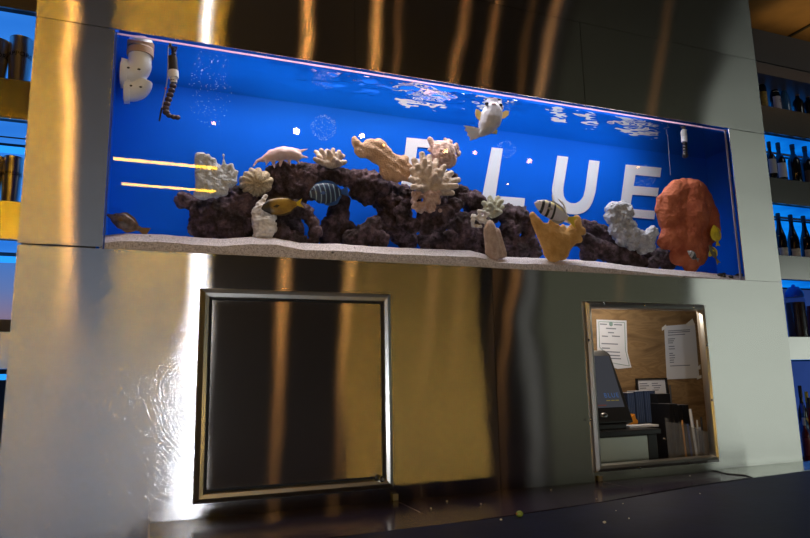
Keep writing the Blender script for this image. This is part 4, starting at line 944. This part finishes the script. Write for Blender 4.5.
MB().box((w_/2-.006, -.003, 0), (w_/2, 0, h+.04)).build('edge_strip', plain('grey_edge', (.08, .08, .09), .3), t)
c_ = P(655, 378, .38)
pf_ = empty('framed_sheet', (c_.x, .38, ztop)); tag(pf_, 'black framed printed sheet leaning behind the binders', 'framed sheet')
hh = c_.z-ztop; x0 = P(637.5, 378, .38).x-c_.x; x1 = P(668, 378, .38).x-c_.x
link('frame', rect_hole(x0, x1, 0, hh, [(x0+.007, x1-.007, .008, hh-.007)], 0, .012), M_MENU, pf_)
MB().box((x0+.01, .006, .01), (x1-.01, .010, hh-.008)).build('sheet', M_PAPER, pf_)
mb = MB()
for k, (u0_, u1) in enumerate(((.1, .35), (.5, .7), (.1, .4), (.5, .8), (.1, .3), (.55, .75), (.1, .42), (.5, .7))):
    z_ = hh-.028-.011*(k//2); mb.box((x0+(x1-x0)*u0_, .0045, z_), (x0+(x1-x0)*u1, .006, z_+.004))
mb.build('printed_line', M_INK, pf_)
pf_.rotation_euler = (-.03, 0, 0)
o = MB().prism([(0, 0, 0), (.035, 0, .0), (.041, 0, .021), (.028, 0, .035), (.025, 0, .053), (.009, 0, .042), (.010, 0, .021)], (0, .03, 0)).build('tape_dispenser', plain('orange_plastic', (.65, .25, .02), .4), None)
o.location = Vector((P(631, 423, .22).x, .22, ztop)); tag(o, 'small orange plastic dispenser on the cash drawer beside the monitor', 'dispenser')
o = MB().box((0, 0, 0), (.16, .06, .010), .002).build('notepad', M_PAPER, None); o.location = Vector((P(630, 428, .13).x, .13, ztop)); tag(o, 'white notepad lying on the cash drawer in front of the binders', 'notepad')
for i, (x0, x1, yt) in enumerate(((668.8, 672.6, 404), (673.4, 677.2, 404), (678, 682, 405), (683, 688.5, 405))):
    t, w_, h = obj_boxpx('menu', ('black menu standing next to the file box', 'second black menu right of the file box', 'third black menu, half behind the clear holder', 'last black menu of the row, behind the clear holder')[i], 'menu', x0, x1, yt, zsh, .15+.01*i, .33, M_MENU, group='black menus in the hatch')
    MB().box((-w_/2+.001, .001, h-.001), (w_/2-.001, .17, h+.001)).build('pages', plain('page_grey', (.10, .10, .12), .8), t)
# clear pen holder
def fogmat():
    m, nt, out = newmat('scuffed_acrylic'); t = N(nt, 'ShaderNodeBsdfTransparent'); p_ = N(nt, 'ShaderNodeBsdfPrincipled'); p_.inputs['Base Color'].default_value = (.42, .43, .46, 1); p_.inputs['Roughness'].default_value = .2
    x = N(nt, 'ShaderNodeMixShader'); x.inputs[0].default_value = .22; L(nt, t.outputs[0], x.inputs[1]); L(nt, p_.outputs[0], x.inputs[2]); L(nt, x.outputs[0], out.inputs[0]); return m
fog_ = fogmat()
def holder():
    a_ = P(678.5, 430, .09); b_ = P(707, 430, .09); zb = zsh; c = Vector(((a_.x+b_.x)/2, .12, zb)); t = empty('pen_holder', c); tag(t, 'clear plastic holder full of pens at the right of the hatch', 'holder')
    w_ = b_.x-a_.x; h1 = P(678.5, 423, .09).z-zb; h2 = P(706, 432, .09).z-zb; g_ = plain('clear_acrylic', (.55, .57, .60), .15, trans=.0)
    g_ = fog_; 
    def pan(pts, v): MB().prism(pts, v).build('wall', g_, t)
    x0, x1 = -w_/2, w_/2
    pan([(x0, -.03, 0), (x1, -.03, 0), (x1+.004, -.03, h2), (x0-.004, -.03, h1)], (0, .003, 0)); pan([(x0, .04, 0), (x1, .04, 0), (x1+.004, .04, h2+.02), (x0-.004, .04, h1+.02)], (0, .003, 0))
    pan([(x0, -.027, 0), (x0, .04, 0), (x0-.004, .04, h1), (x0-.004, -.027, h1)], (.003, 0, 0)); pan([(x1-.003, -.027, 0), (x1-.003, .04, 0), (x1+.001, .04, h2), (x1+.001, -.027, h2)], (.003, 0, 0))
    MB().box((x0+.003, -.027, 0), (x1-.003, .04, .003)).build('bottom', g_, t)
    cols = [(.7, .72, .75), (.05, .09, .3), (.03, .03, .04), (.6, .3, .1), (.03, .03, .035), (.75, .75, .72)]
    tips = [(690, 409), (687.5, 424), (694, 424), (682, 420), (701, 417), (697, 420)]
    for i, (x, y) in enumerate(tips):
        tp = P(x, y, .13); p0 = Vector((tp.x-.012*(i-2.5)*.4, .12+.005*(i % 3), zb+.006)); pn = empty('pen', p0)
        tag(pn, ('white flat stick standing tallest in the clear holder', 'dark blue pen in the left of the clear holder', 'black pen in the middle of the clear holder', 'orange pencil low in the clear holder', 'black pen sticking out at the right of the clear holder', 'pale pen leaning right in the clear holder')[i], 'pen', 'pens in the clear holder')
        d = tp-p0; mt = plain('pen_%s' % 'abcdef'[i], cols[i], .35)
        MB().tube((0, 0, 0), d*.86, .0042 if i else .007, .0042 if i else .007, 10).build('barrel', mt, pn, True); MB().tube(d*.86, d, .0046 if i else .007, .0036 if i else .006, 10).build('cap', mt, pn, True)
holder()
c = P(709, 428, .10); o = MB().box((-.017, 0, 0), (.017, .003, c.z-zsh), .0008).build('card', M_PAPER, None); o.location = (c.x, .16, zsh); tag(o, 'narrow white card standing right of the clear pen holder', 'card')

# ------------------------------------------------------------------ ledge, back counter, bar top
zl = zt(-.418)
M_LEDGE = plain('dark_ledge', (.034, .024, .048), .16, spec=.6, var=.2, bump=.03, bscale=30)
M_BAR = plain('navy_bar_top', (.0058, .0085, .032), .5, spec=.08, var=.25, vscale=10, bump=.05, bscale=40)
o = MB().box((-1.1, -.46, .86), (2.80, -.002, zt(-.472)), .004).build('back_counter', plain('brown_laminate', (.075, .040, .018), .25, var=.3), None)
bc_ = empty('back_counter_unit', (.8, -.24, 0)); bpy.data.objects.remove(o)
bc_.name = 'back_counter'; tag(bc_, 'low brown back counter running along the foot of the steel wall', 'counter')
def bb(nm, a_, b_, mat, bev=.003): MB().box(Vector(a_)-bc_.location, Vector(b_)-bc_.location, bev).build(nm, mat, bc_)
bb('worktop', (-1.1, -.46, zt(-.512)), (2.80, -.003, zt(-.476)), plain('brown_laminate2', (.075, .040, .018), .22, var=.3))
bb('carcass', (-1.08, -.43, 0), (2.78, -.003, zt(-.512)), M_DARK)
# ledge
fr = [PZ(x, y, zl) for x, y in ((146, 538), (330, 537), (480, 519.5), (600, 502), (690, 486), (760, 476))]
lx0 = PZ(150, 519, zl).x
lpts = [Vector((lx0, -.003, zl)), Vector((lx0, -.42, zl)), Vector((.65, -.42, zl))] + [Vector((q.x, max(q.y, -.42), zl)) for q in fr[2:]] + [Vector((2.66, -.17, zl)), Vector((2.66, -.003, zl))]
lc = Vector((1.3, -.2, zt(-.474)))
ld = empty('ledge', lc); tag(ld, 'dark glossy ledge along the steel wall above the back counter', 'ledge')
MB().prism([q-lc for q in lpts], (0, 0, zt(-.474)-zl)).build('slab', M_LEDGE, ld)
MB().box(Vector((lx0-.006, -.42, zt(-.474)))-lc, Vector((lx0, -.003, zl+.012))-lc).build('end_strip', plain('ledge_end', (.20, .17, .18), .25, .8), ld)
for px in (395.5, 600.5):
    q = P(px, 502 if px < 500 else 484, -.008); MB().box(Vector((q.x-.010, -.012, zl+.0005))-lc, Vector((q.x+.010, -.005, zl+.022))-lc, .001).build('clip', plain('grey_clip', (.45, .47, .52), .35), ld)
    MB().box(Vector((q.x-.001, -.23, zl))-lc, Vector((q.x+.001, -.012, zl+.0006))-lc).build('joint', plain('ledge_joint', (.12, .10, .12), .4), ld)
pl = MB().prism([Vector((2.27, -.004, zl+.001)), Vector((2.24, -.10, zl+.001)), Vector((2.27, -.16, zl+.001)), Vector((2.24, -.225, zl+.001)), Vector((2.93, -.165, zl+.001)), Vector((2.93, -.004, zl+.001))], (0, 0, .003)).build('steel_tray', plain('tray_steel', (.62, .64, .60), .22, 1, bump=.15, bscale=9), None)
tag(pl, 'thin pale steel sheet lying at the right end of the ledge', 'steel sheet')
# bar top in the foreground
zb = zt(-.36)
edge = [PZ(x, y, zb) for x, y in ((250, 548), (330, 538.5), (400, 529), (480, 520), (545, 511), (617, 500), (690, 487.5), (760, 477.5), (812, 470), (900, 457))]
bt = empty('bar_counter', (edge[4].x, edge[4].y-.2, 0)); tag(bt, 'dark navy bar top filling the lower right foreground', 'bar counter')
poly = edge + [Vector((edge[-1].x+.2, -1.75, zb)), Vector((edge[0].x, -1.75, zb))]
MB().prism([q-bt.location for q in poly], (0, 0, -.045)).build('top', M_BAR, bt)
MB().path([q-bt.location+Vector((0, .001, -.004)) for q in edge], .0035, 8).build('edge_trim', plain('violet_edge', (.10, .09, .22), .3), bt, True)
ins = [q+Vector((0, -.10, -.045)) for q in edge[:-1]]; 
mb = MB(); 
for a_, b_ in zip(ins, ins[1:]):
    mb.prism([Vector((a_.x, a_.y, 0))-bt.location, Vector((b_.x, b_.y, 0))-bt.location, Vector((b_.x, b_.y, zb-.045))-bt.location, Vector((a_.x, a_.y, zb-.045))-bt.location], (0, -.03, 0))
mb.build('front', M_DARK, bt)
# crumbs and an olive
q = PZ(519.5, 517.2, zb); ol = empty('olive', q+Vector((0, 0, .0085))); tag(ol, 'green olive lying on the edge of the dark bar top', 'olive')
MB().ball((0, 0, 0), .0085, 3, (1.25, 1, .95)).build('flesh', plain('olive_green', (.20, .26, .035), .25), ol, True); MB().ball((-.0095, -.002, .001), .0028, 2).build('pit_hole', plain('olive_pit', (.35, .10, .03), .4), ol, True)
for i, (x, y, r_, z) in enumerate(((604.5, 523.5, .0042, zb), (501, 520.6, .0035, zb), (629, 519, .0022, zb), (623, 504, .0018, zb), (700, 494, .0018, zb), (616, 511, .0016, zb), (447, 502, .0035, zl), (481, 504.5, .0028, zl), (551, 490.5, .0032, zl), (596.5, 499.5, .0028, zl), (431, 509, .003, zl), (690, 476, .002, zl))):
    q = PZ(x, y, z); o = MB().ball((0, 0, 0), r_, 1, (1.2, 1, .8)).build('crumb', plain('crumb_pale', (.62, .58, .45), .7) if i == 0 else bpy.data.materials['crumb_pale'], None, True); o.location = q+Vector((0, 0, r_*.75))
    tag(o, 'tiny pale crumb lying on the dark %s' % ('bar top' if z == zb else 'ledge'), 'crumb', 'crumbs on the bar top' if z == zb else 'crumbs on the ledge')

# ------------------------------------------------------------------ back-bar shelves with blue backlight
SY0, SY1 = 1.30, 1.72
ROWS = [(.08, .25), (.695, .88), (1.30, 1.505), (1.885, 2.11)]
M_SHELFTOP = plain('shelf_dark', (.06, .055, .05), .5)
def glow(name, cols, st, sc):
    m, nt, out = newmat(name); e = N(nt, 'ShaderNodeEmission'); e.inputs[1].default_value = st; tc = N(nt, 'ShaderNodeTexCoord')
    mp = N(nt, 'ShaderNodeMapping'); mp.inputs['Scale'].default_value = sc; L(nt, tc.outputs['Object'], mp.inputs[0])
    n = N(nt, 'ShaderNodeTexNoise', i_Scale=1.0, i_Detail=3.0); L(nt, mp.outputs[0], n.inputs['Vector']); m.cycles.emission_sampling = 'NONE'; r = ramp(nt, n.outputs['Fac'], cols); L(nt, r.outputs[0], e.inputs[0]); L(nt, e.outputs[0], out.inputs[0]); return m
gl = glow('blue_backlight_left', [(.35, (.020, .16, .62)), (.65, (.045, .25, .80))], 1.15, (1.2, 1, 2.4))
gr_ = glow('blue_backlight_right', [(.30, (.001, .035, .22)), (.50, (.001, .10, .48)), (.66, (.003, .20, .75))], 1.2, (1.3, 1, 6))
gd = glow('blue_backlight_low', [(.3, (.015, .035, .14)), (.7, (.022, .05, .20))], 1, (2, 1, 2))
def shelf_rows(x0, x1, side, names):
    for (a_, b_), nm in zip(ROWS, names):
        c = Vector(((x0+x1)/2, SY0, zt(a_))); t = empty('wall_shelf', c); tag(t, nm, 'shelf', 'back-bar shelves ' + side)
        MB().box((x0-c.x, 0, 0), (x1-c.x, .012, b_-a_)).build('fascia', M_FASCIA, t)
        MB().box((x0-c.x, .012, b_-a_-.03), (x1-c.x, SY1-SY0, b_-a_-.006)).build('board', M_SHELFTOP, t)
        MB().box((x0-c.x, .012, 0), (x1-c.x, .05, .012)).build('lip', M_SHELFTOP, t)
        MB().box((x0-c.x, .05, .006), (x1-c.x, SY1-SY0-.015, .016)).build('glow_underside', gl if x0 < 0 else gr_, t)  # underside emits, standing in for the strip light thrown on it
shelf_rows(-2.2, -.05, 'left of the tank', ('lowest amber-lit steel shelf left of the tank', 'shelf with metal cups left of the tank, third from the top', 'upper amber-lit shelf with metal cups left of the tank', 'topmost shelf left of the tank'))
shelf_rows(2.9, 8.2, 'right of the tank', ('pale steel shelf holding the lidded jar right of the tank', 'steel shelf with gold-labelled wine bottles right of the tank', 'steel shelf with white-labelled bottles right of the tank', 'topmost steel shelf with sake bottles right of the tank'))
def back(x0, x1, z0, z1, mat, label):
    o = MB().box((x0, SY1, zt(z0)), (x1, SY1+.01, zt(z1))).build('backlit_panel', mat, None); tag(o, label, 'backlit panel', 'blue backlit panels of the back bar')
for (z0, z1, lb) in ((.88, 1.27, 'bright blue backlit panel behind the cups of the left middle shelf'), (1.50, 1.88, 'bright blue backlit panel behind the cups of the upper left shelf'), (2.11, 2.5, 'bright blue backlit panel over the topmost shelf left of the tank')):
    back(-2.2, -.05, z0, z1, gl, lb)
for (z0, z1, m_, lb) in ((.255, .69, gd, 'dim blue panel behind the jar right of the tank'), (-.70, .075, gd, 'dim blue panel behind the low coloured bottles right of the tank'), (.885, 1.295, gr_, 'deep blue backlit panel behind the gold-tagged wine bottles'), (1.51, 1.88, gr_, 'deep blue backlit panel behind the white-labelled wine bottles'), (2.115, 2.36, gr_, 'deep blue backlit panel behind the sake bottles')):
    back(2.9, 8.2, z0, z1, m_, lb)
# glowing panel graded from lavender to blue behind the left shelf
def graded_bay():
    m, nt, out = newmat('graded_panel'); m.cycles.emission_sampling = 'NONE'; e = N(nt, 'ShaderNodeEmission'); tc = N(nt, 'ShaderNodeTexCoord'); s = N(nt, 'ShaderNodeSeparateXYZ'); L(nt, tc.outputs['Object'], s.inputs[0])
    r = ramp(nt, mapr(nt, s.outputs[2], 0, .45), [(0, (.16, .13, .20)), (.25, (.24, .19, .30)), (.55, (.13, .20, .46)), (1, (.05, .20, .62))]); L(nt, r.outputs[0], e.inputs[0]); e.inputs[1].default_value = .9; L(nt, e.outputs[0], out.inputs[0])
    c = Vector((-1.1, SY1, zt(.25))); t = empty('picture', c); tag(t, 'backlit panel graded from lavender up to blue behind the lowest shelf left of the tank', 'picture')
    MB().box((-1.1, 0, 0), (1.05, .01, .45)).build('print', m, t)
    mb = MB(); rr_ = random.Random(2); pts = [(-1.1, 0)]
    for i in range(90): pts.append((-1.1+2.15*i/89, .075+.016*rr_.random()))
    pts.append((1.05, 0)); mb.prism([(x, -.002, z) for x, z in pts], (0, .0015, 0)); mb.build('dark_fringe', plain('fringe_dark', (.010, .014, .012), .8), t)
    for a_, b_, nm in ((0, .02, 'frame'), (.43, .45, 'frame')): MB().box((-1.1, -.012, a_), (1.05, 0, b_)).build(nm, M_SHELFTOP, t)
graded_bay()
o = MB().lathe([(0, 0), (.06, 0), (.10, .03), (.125, .07), (.118, .07), (.09, .03), (0, .012)]).build('bowl', plain('pale_bowl', (.40, .38, .36), .3), None, True)
o.location = (P(4, 325, 1.5).x, 1.5, zt(.25)-.005); tag(o, 'pale shallow bowl on the lowest shelf left of the tank', 'bowl')
M_LED = emit('led_strip_blue', (.02, .30, 1.0), 1.3)
for z, x0, x1, lb in ((.06, -2.2, -.05, 'blue light strip under the lowest shelf left of the tank'), (.675, -2.2, -.05, 'blue light strip under the shelf with metal cups left of the tank'), (1.28, -2.2, -.05, 'blue light strip under the upper shelf left of the tank')):
    t = MB().box((x0, SY1-.05, zt(z)-.03), (x1, SY1-.012, zt(z)), .003).build('light_strip', M_LED, None); tag(t, lb, 'light strip', 'blue light strips')
for (px, y0, y1, lb) in ((763.5, 71, 92, 'blue upright light strip behind the sake bottles'), (773, 138, 152, 'blue upright light strip behind the white-labelled bottles')):
    a_ = P(px, y0, 1.70); b_ = P(px+1.5, y1, 1.70); t = MB().box((a_.x-.02, 1.69, b_.z-.1), (a_.x+.02, 1.71, a_.z+.03), .003).build('light_strip', M_LED, None); tag(t, lb, 'light strip', 'blue light strips')
M_SEAM = plain('seam_brown', (.10, .055, .03), .4, .6)  # bars drawn for the corner line where underside meets back panel
for (xa, ya, xb, yb, x0, x1, lb) in ((0, 24.5, 34, 30.5, -2.2, -.05, 'thin brown rail behind the metal cups on the upper left shelf'), (0, 134.5, 28, 139, -2.2, -.05, 'thin brown rail behind the metal cups on the left middle shelf'), (780, 90, 810, 97, 2.9, 8.2, 'thin brown rail behind the sake bottles'), (790, 155, 810, 159, 2.9, 8.2, 'thin brown rail behind the white-labelled bottles'), (780, 217, 810, 221, 2.9, 8.2, 'thin brown rail behind the gold-labelled wine bottles')):
    a_, b_ = P(xa, ya, 1.60), P(xb, yb, 1.60); z = (a_.z+b_.z)/2
    t = MB().tube((x0, 1.60, z), (x1, 1.60, z), .010, .010, 8).build('seam', M_SEAM, None, True); tag(t, lb, 'seam', 'shelf seams')
struct(MB().box((2.95, SY0-.05, zt(2.46)), (8.3, SY1, zt(2.74))).build('trim_2', plain('bulkhead_grey', (.045, .05, .055), .6), None))
struct(MB().box((2.95, SY0-.04, zt(2.36)), (8.3, SY1, zt(2.458))).build('trim_3', plain('bulkhead_lip', (.11, .09, .08), .5), None))
# metal cups with lettering
M_CUP = plain('cup_metal', (.62, .57, .50), .30, 1); M_CUPT = plain('cup_ink', (.008, .007, .006), .5)
def cup(px, ytop, zbase, rpx, label, Y=1.47):
    tp = P(px, ytop, Y); s = SC(px, ytop, Y); R = rpx*s; zb_ = zt(zbase)-.006; h = tp.z-zb_
    t = empty('metal_cup', (tp.x, Y, zb_)); tag(t, label, 'cup', 'metal cups left of the tank')
    MB().lathe([(0, 0), (R*.80, 0), (R*.84, .01), (R*.80, .02), (R*.98, h*.72), (R, h*.90), (R*.97, h*.97), (R, h), (R*.94, h), (R*.92, h*.9), (R*.75, .03), (0, .03)], seg=40).build('body', M_CUP, t, True)
    me = text_mesh('SAPPORO', R*.62, .0004, space=1.05)
    Rt = R*.965
    for v in me.vertices:
        a_ = v.co.x/Rt-math.pi/2+.1; rr_ = Rt+.0015+v.co.z; v.co = Vector((rr_*math.cos(a_), rr_*math.sin(a_), h*.66+v.co.y))
    link('lettering', me, M_CUPT, t)
cup(21.8, 40, 1.505, 10.5, 'right metal cup with black lettering on the upper left shelf')
cup(-1.5, 42, 1.505, 10.5, 'left metal cup with black lettering on the upper left shelf, cut by the edge')
cup(13.5, 158, .88, 9, 'right metal cup with black lettering on the left middle shelf')
cup(-6, 157, .88, 9, 'left metal cup with black lettering on the left middle shelf, mostly cut off')
# bottles
def bottle(px, ytop, zbase, rpx, label, glass, lab=None, labz=(.18, .48), capm=None, shape='bordeaux', Y=1.46, name='wine_bottle', extra=None, grp='bottles right of the tank', capz=None):
    tp = P(px, ytop, Y); s = SC(px, ytop, Y); R = rpx*s; zb_ = zt(zbase)-.006; h = tp.z-zb_
    t = empty(name, (tp.x, Y, zb_)); tag(t, label, 'bottle', grp)
    rn = R*.36
    if shape == 'bordeaux': pr_ = [(0, 0), (R*.9, 0), (R, .008), (R, h*.58), (R*.93, h*.64), (R*.62, h*.70), (rn, h*.76), (rn, h*.985), (rn*.8, h), (0, h)]
    elif shape == 'burgundy': pr_ = [(0, 0), (R*.9, 0), (R, .008), (R, h*.42), (R*.93, h*.50), (R*.70, h*.60), (R*.46, h*.70), (rn, h*.80), (rn, h*.985), (rn*.8, h), (0, h)]
    elif shape == 'stubby': pr_ = [(0, 0), (R*.9, 0), (R, .008), (R, h*.62), (R*.9, h*.70), (R*.45, h*.78), (rn, h*.83), (rn, h*.98), (rn*.8, h), (0, h)]
    else: pr_ = [(0, 0), (R*.9, 0), (R, .008), (R, h*.50), (R*.8, h*.58), (R*.42, h*.70), (rn*1.05, h*.80), (rn, h*.985), (rn*.8, h), (0, h)]
    MB().lathe(pr_, seg=28).build('glass', glass, t, True)
    if capm: MB().lathe([(rn*1.12, h*(capz or .86)), (rn*1.12, h*.995), (rn*.9, h*1.006), (0, h*1.006)], seg=20).build('capsule', capm, t, True)
    if lab: MB().lathe([(R*1.012, h*labz[0]), (R*1.012, h*labz[1])], seg=20, a0=-math.pi*.93, a1=-math.pi*.07).build('label', lab, t, True)
    if extra: extra(t, R, h, rn)
    return t
GB = plain('dark_glass', (.006, .006, .008), .12, spec=.6); GBL = plain('blue_glass', (.03, .12, .30), .1, spec=.6)
LW = plain('label_white', (.52, .50, .48), .7); LC = plain('label_cream', (.55, .46, .34), .7, var=.15, vscale=60); LG = plain('label_gold', (.30, .20, .04), .5, .3, var=.4, vscale=50); LP = plain('label_pale', (.50, .46, .54), .7)
CD = plain('capsule_dark', (.02, .012, .014), .4); CGo = plain('capsule_gold', (.40, .26, .06), .35, .6); CGy = plain('capsule_grey', (.10, .09, .12), .4)
CB_ = plain('capsule_brown', (.22, .13, .06), .5)
def sake(t, R, h, rn):
    me = text_mesh('S', R*1.1, .0004)
    for v in me.vertices: v.co = Vector((v.co.x+.2*R, -R*1.02-v.co.z, h*.36+v.co.y))
    link('crest', me, plain('crest_ink', (.10, .03, .06), .6), t)
    MB().lathe([(R*.86, h*.56), (R*.60, h*.64)], seg=16, a0=-math.pi*.9, a1=-math.pi*.2).build('neck_label', LW, t, True)
bottle(759.5, 72, 2.11, 4.2, 'dark bottle with gold label, first on the topmost right shelf', GB, LG, (.10, .50), CGo, Y=1.42)
bottle(772, 73, 2.11, 4.6, 'tall sake bottle with white label on the topmost right shelf', GB, LP, (.08, .46), CGy, shape='sake', extra=sake, capz=.80)
bottle(782, 79, 2.11, 4.8, 'blue glass bottle with black stopper on the topmost right shelf', GBL, None, capm=CD, shape='burgundy', Y=1.44)
bottle(796.5, 92, 2.11, 4.8, 'short dark bottle with brown cap on the topmost right shelf', GB, None, capm=CB_, shape='stubby', Y=1.46)
bottle(807, 93.5, 2.11, 4.8, 'second short dark bottle with brown cap at the right picture edge', GB, None, capm=CB_, shape='stubby', Y=1.46)
def gold_tick(t, R, h, rn):
    MB().lathe([(R*.99, h*.40), (R*.90, h*.52)], seg=5, a0=-math.pi*.93, a1=-math.pi*.80).build('neck_tag', CGo, t, True)
bottle(768.5, 142, 1.505, 4.6, 'white-labelled wine bottle half hidden by the steel wall', GB, LW, (.22, .56), CD, Y=1.40)
bottle(777.5, 143, 1.505, 5.2, 'wine bottle with white label fully seen on the second shelf', GB, LW, (.20, .52), CD)
bottle(791.5, 143, 1.505, 5.6, 'broad unlabelled dark wine bottle right of the white-labelled one', GB, None, capm=CD)
bottle(804, 145.5, 1.505, 5.6, 'unlabelled dark wine bottle at the right end of the second shelf', GB, plain('label_dim', (.05, .03, .02), .6), (.15, .42), CD)
for i, (px, yt, lb) in enumerate(((777.5, 213.5, 'first gold-tagged wine bottle on the third shelf, beside the steel wall'), (790, 215, 'middle gold-tagged wine bottle with cream label on the third shelf'), (802.8, 216.2, 'third gold-tagged wine bottle with cream label, near the picture edge'), (815.5, 217.5, 'gold-tagged wine bottle beyond the picture edge'))):
    if i < 3: bottle(px, yt, .88, 5.3, lb, GB, LC, (.10, .26), CD, shape='burgundy', extra=gold_tick)
# lidded jar
def jar():
    Y = 1.46; tp = P(792, 284, Y); zb_ = zt(.25)-.006; h = tp.z-zb_; R = 8.6*SC(792, 300, Y); t = empty('storage_jar', (tp.x+.01, Y, zb_)); tag(t, 'brown filled jar with blue lid on the shelf right of the tank', 'jar')
    MB().lathe([(0, 0), (R*.95, 0), (R, .01), (R, h*.60), (R*.95, h*.66), (0, h*.66)], seg=32).build('contents', plain('jar_brown', (.075, .032, .014), .35, var=.3, vscale=30), t, True)
    MB().lathe([(R*1.03, 0), (R*1.03, h*.70), (R*.9, h*.76)], seg=32).build('glass', glassmat('jar_glass', .03, (.75, .78, .85)), t, True)
    MB().lathe([(0, h*.94), (R*.55, h*.94), (R*.95, h*.84), (R*1.0, h*.76), (0, h*.76)], seg=32).build('lid', plain('jar_lid_blue', (.02, .08, .40), .25), t, True)
    MB().ball((0, 0, h*.96), R*.22, 2).build('knob', plain('jar_knob_blue', (.03, .12, .55), .2), t, True)
    tp = P(812, 300, Y); R2 = 7*SC(812, 300, Y); o = MB().lathe([(0, 0), (R2, 0), (R2, .20), (R2*.8, .24), (R2*.8, .27), (0, .27)], seg=28).build('storage_jar', plain('jar_red', (.09, .012, .015), .25), None, True); o.location = (tp.x, Y, zb_); tag(o, 'dark red jar at the right picture edge beside the brown jar', 'jar')
jar()
# low bottles at the right edge
lowz = -.72
t = empty('low_shelf', (5.4, SY0, zt(lowz)-.03)); tag(t, 'dark low counter holding the coloured bottles right of the tank', 'shelf')
MB().box((-2.5, -.1, 0), (2.8, .42, .03)).build('board', M_SHELFTOP, t); MB().box((-2.5, -.06, -(zt(lowz)-.03)), (2.8, .42, 0)).build('base', M_DARK, t)
for (px, yt, rp, Y, g_, l_, c_, lb) in ((799.5, 386, 4.2, 1.32, GB, LG, CD, 'dark bottle with black square top by the steel wall edge'), (806, 392, 3.8, 1.36, plain('amber_glass', (.20, .07, .01), .15), LW, plain('cap_yellow', (.75, .50, .02), .4), 'amber bottle with yellow cap among the low coloured bottles'), (802, 404, 4.0, 1.28, GBL, plain('label_blue', (.03, .07, .35), .5), plain('cap_blue', (.03, .09, .45), .4), 'blue bottle with blue cap among the low coloured bottles'), (808.5, 398, 3.6, 1.31, plain('red_glass', (.25, .02, .02), .15), plain('label_red', (.40, .04, .03), .5), CD, 'red bottle at the right picture edge among the low bottles'), (803.5, 418, 3.6, 1.24, plain('ruby_glass', (.16, .015, .02), .15), plain('label_crimson', (.30, .03, .04), .5), plain('cap_white', (.5, .5, .5), .4), 'short ruby bottle in front of the low coloured bottles')):
    bottle(px, yt, lowz+.006, rp, lb, g_, l_, (.3, .62), c_, shape='stubby', Y=Y, name='liquor_bottle', grp='low coloured bottles')
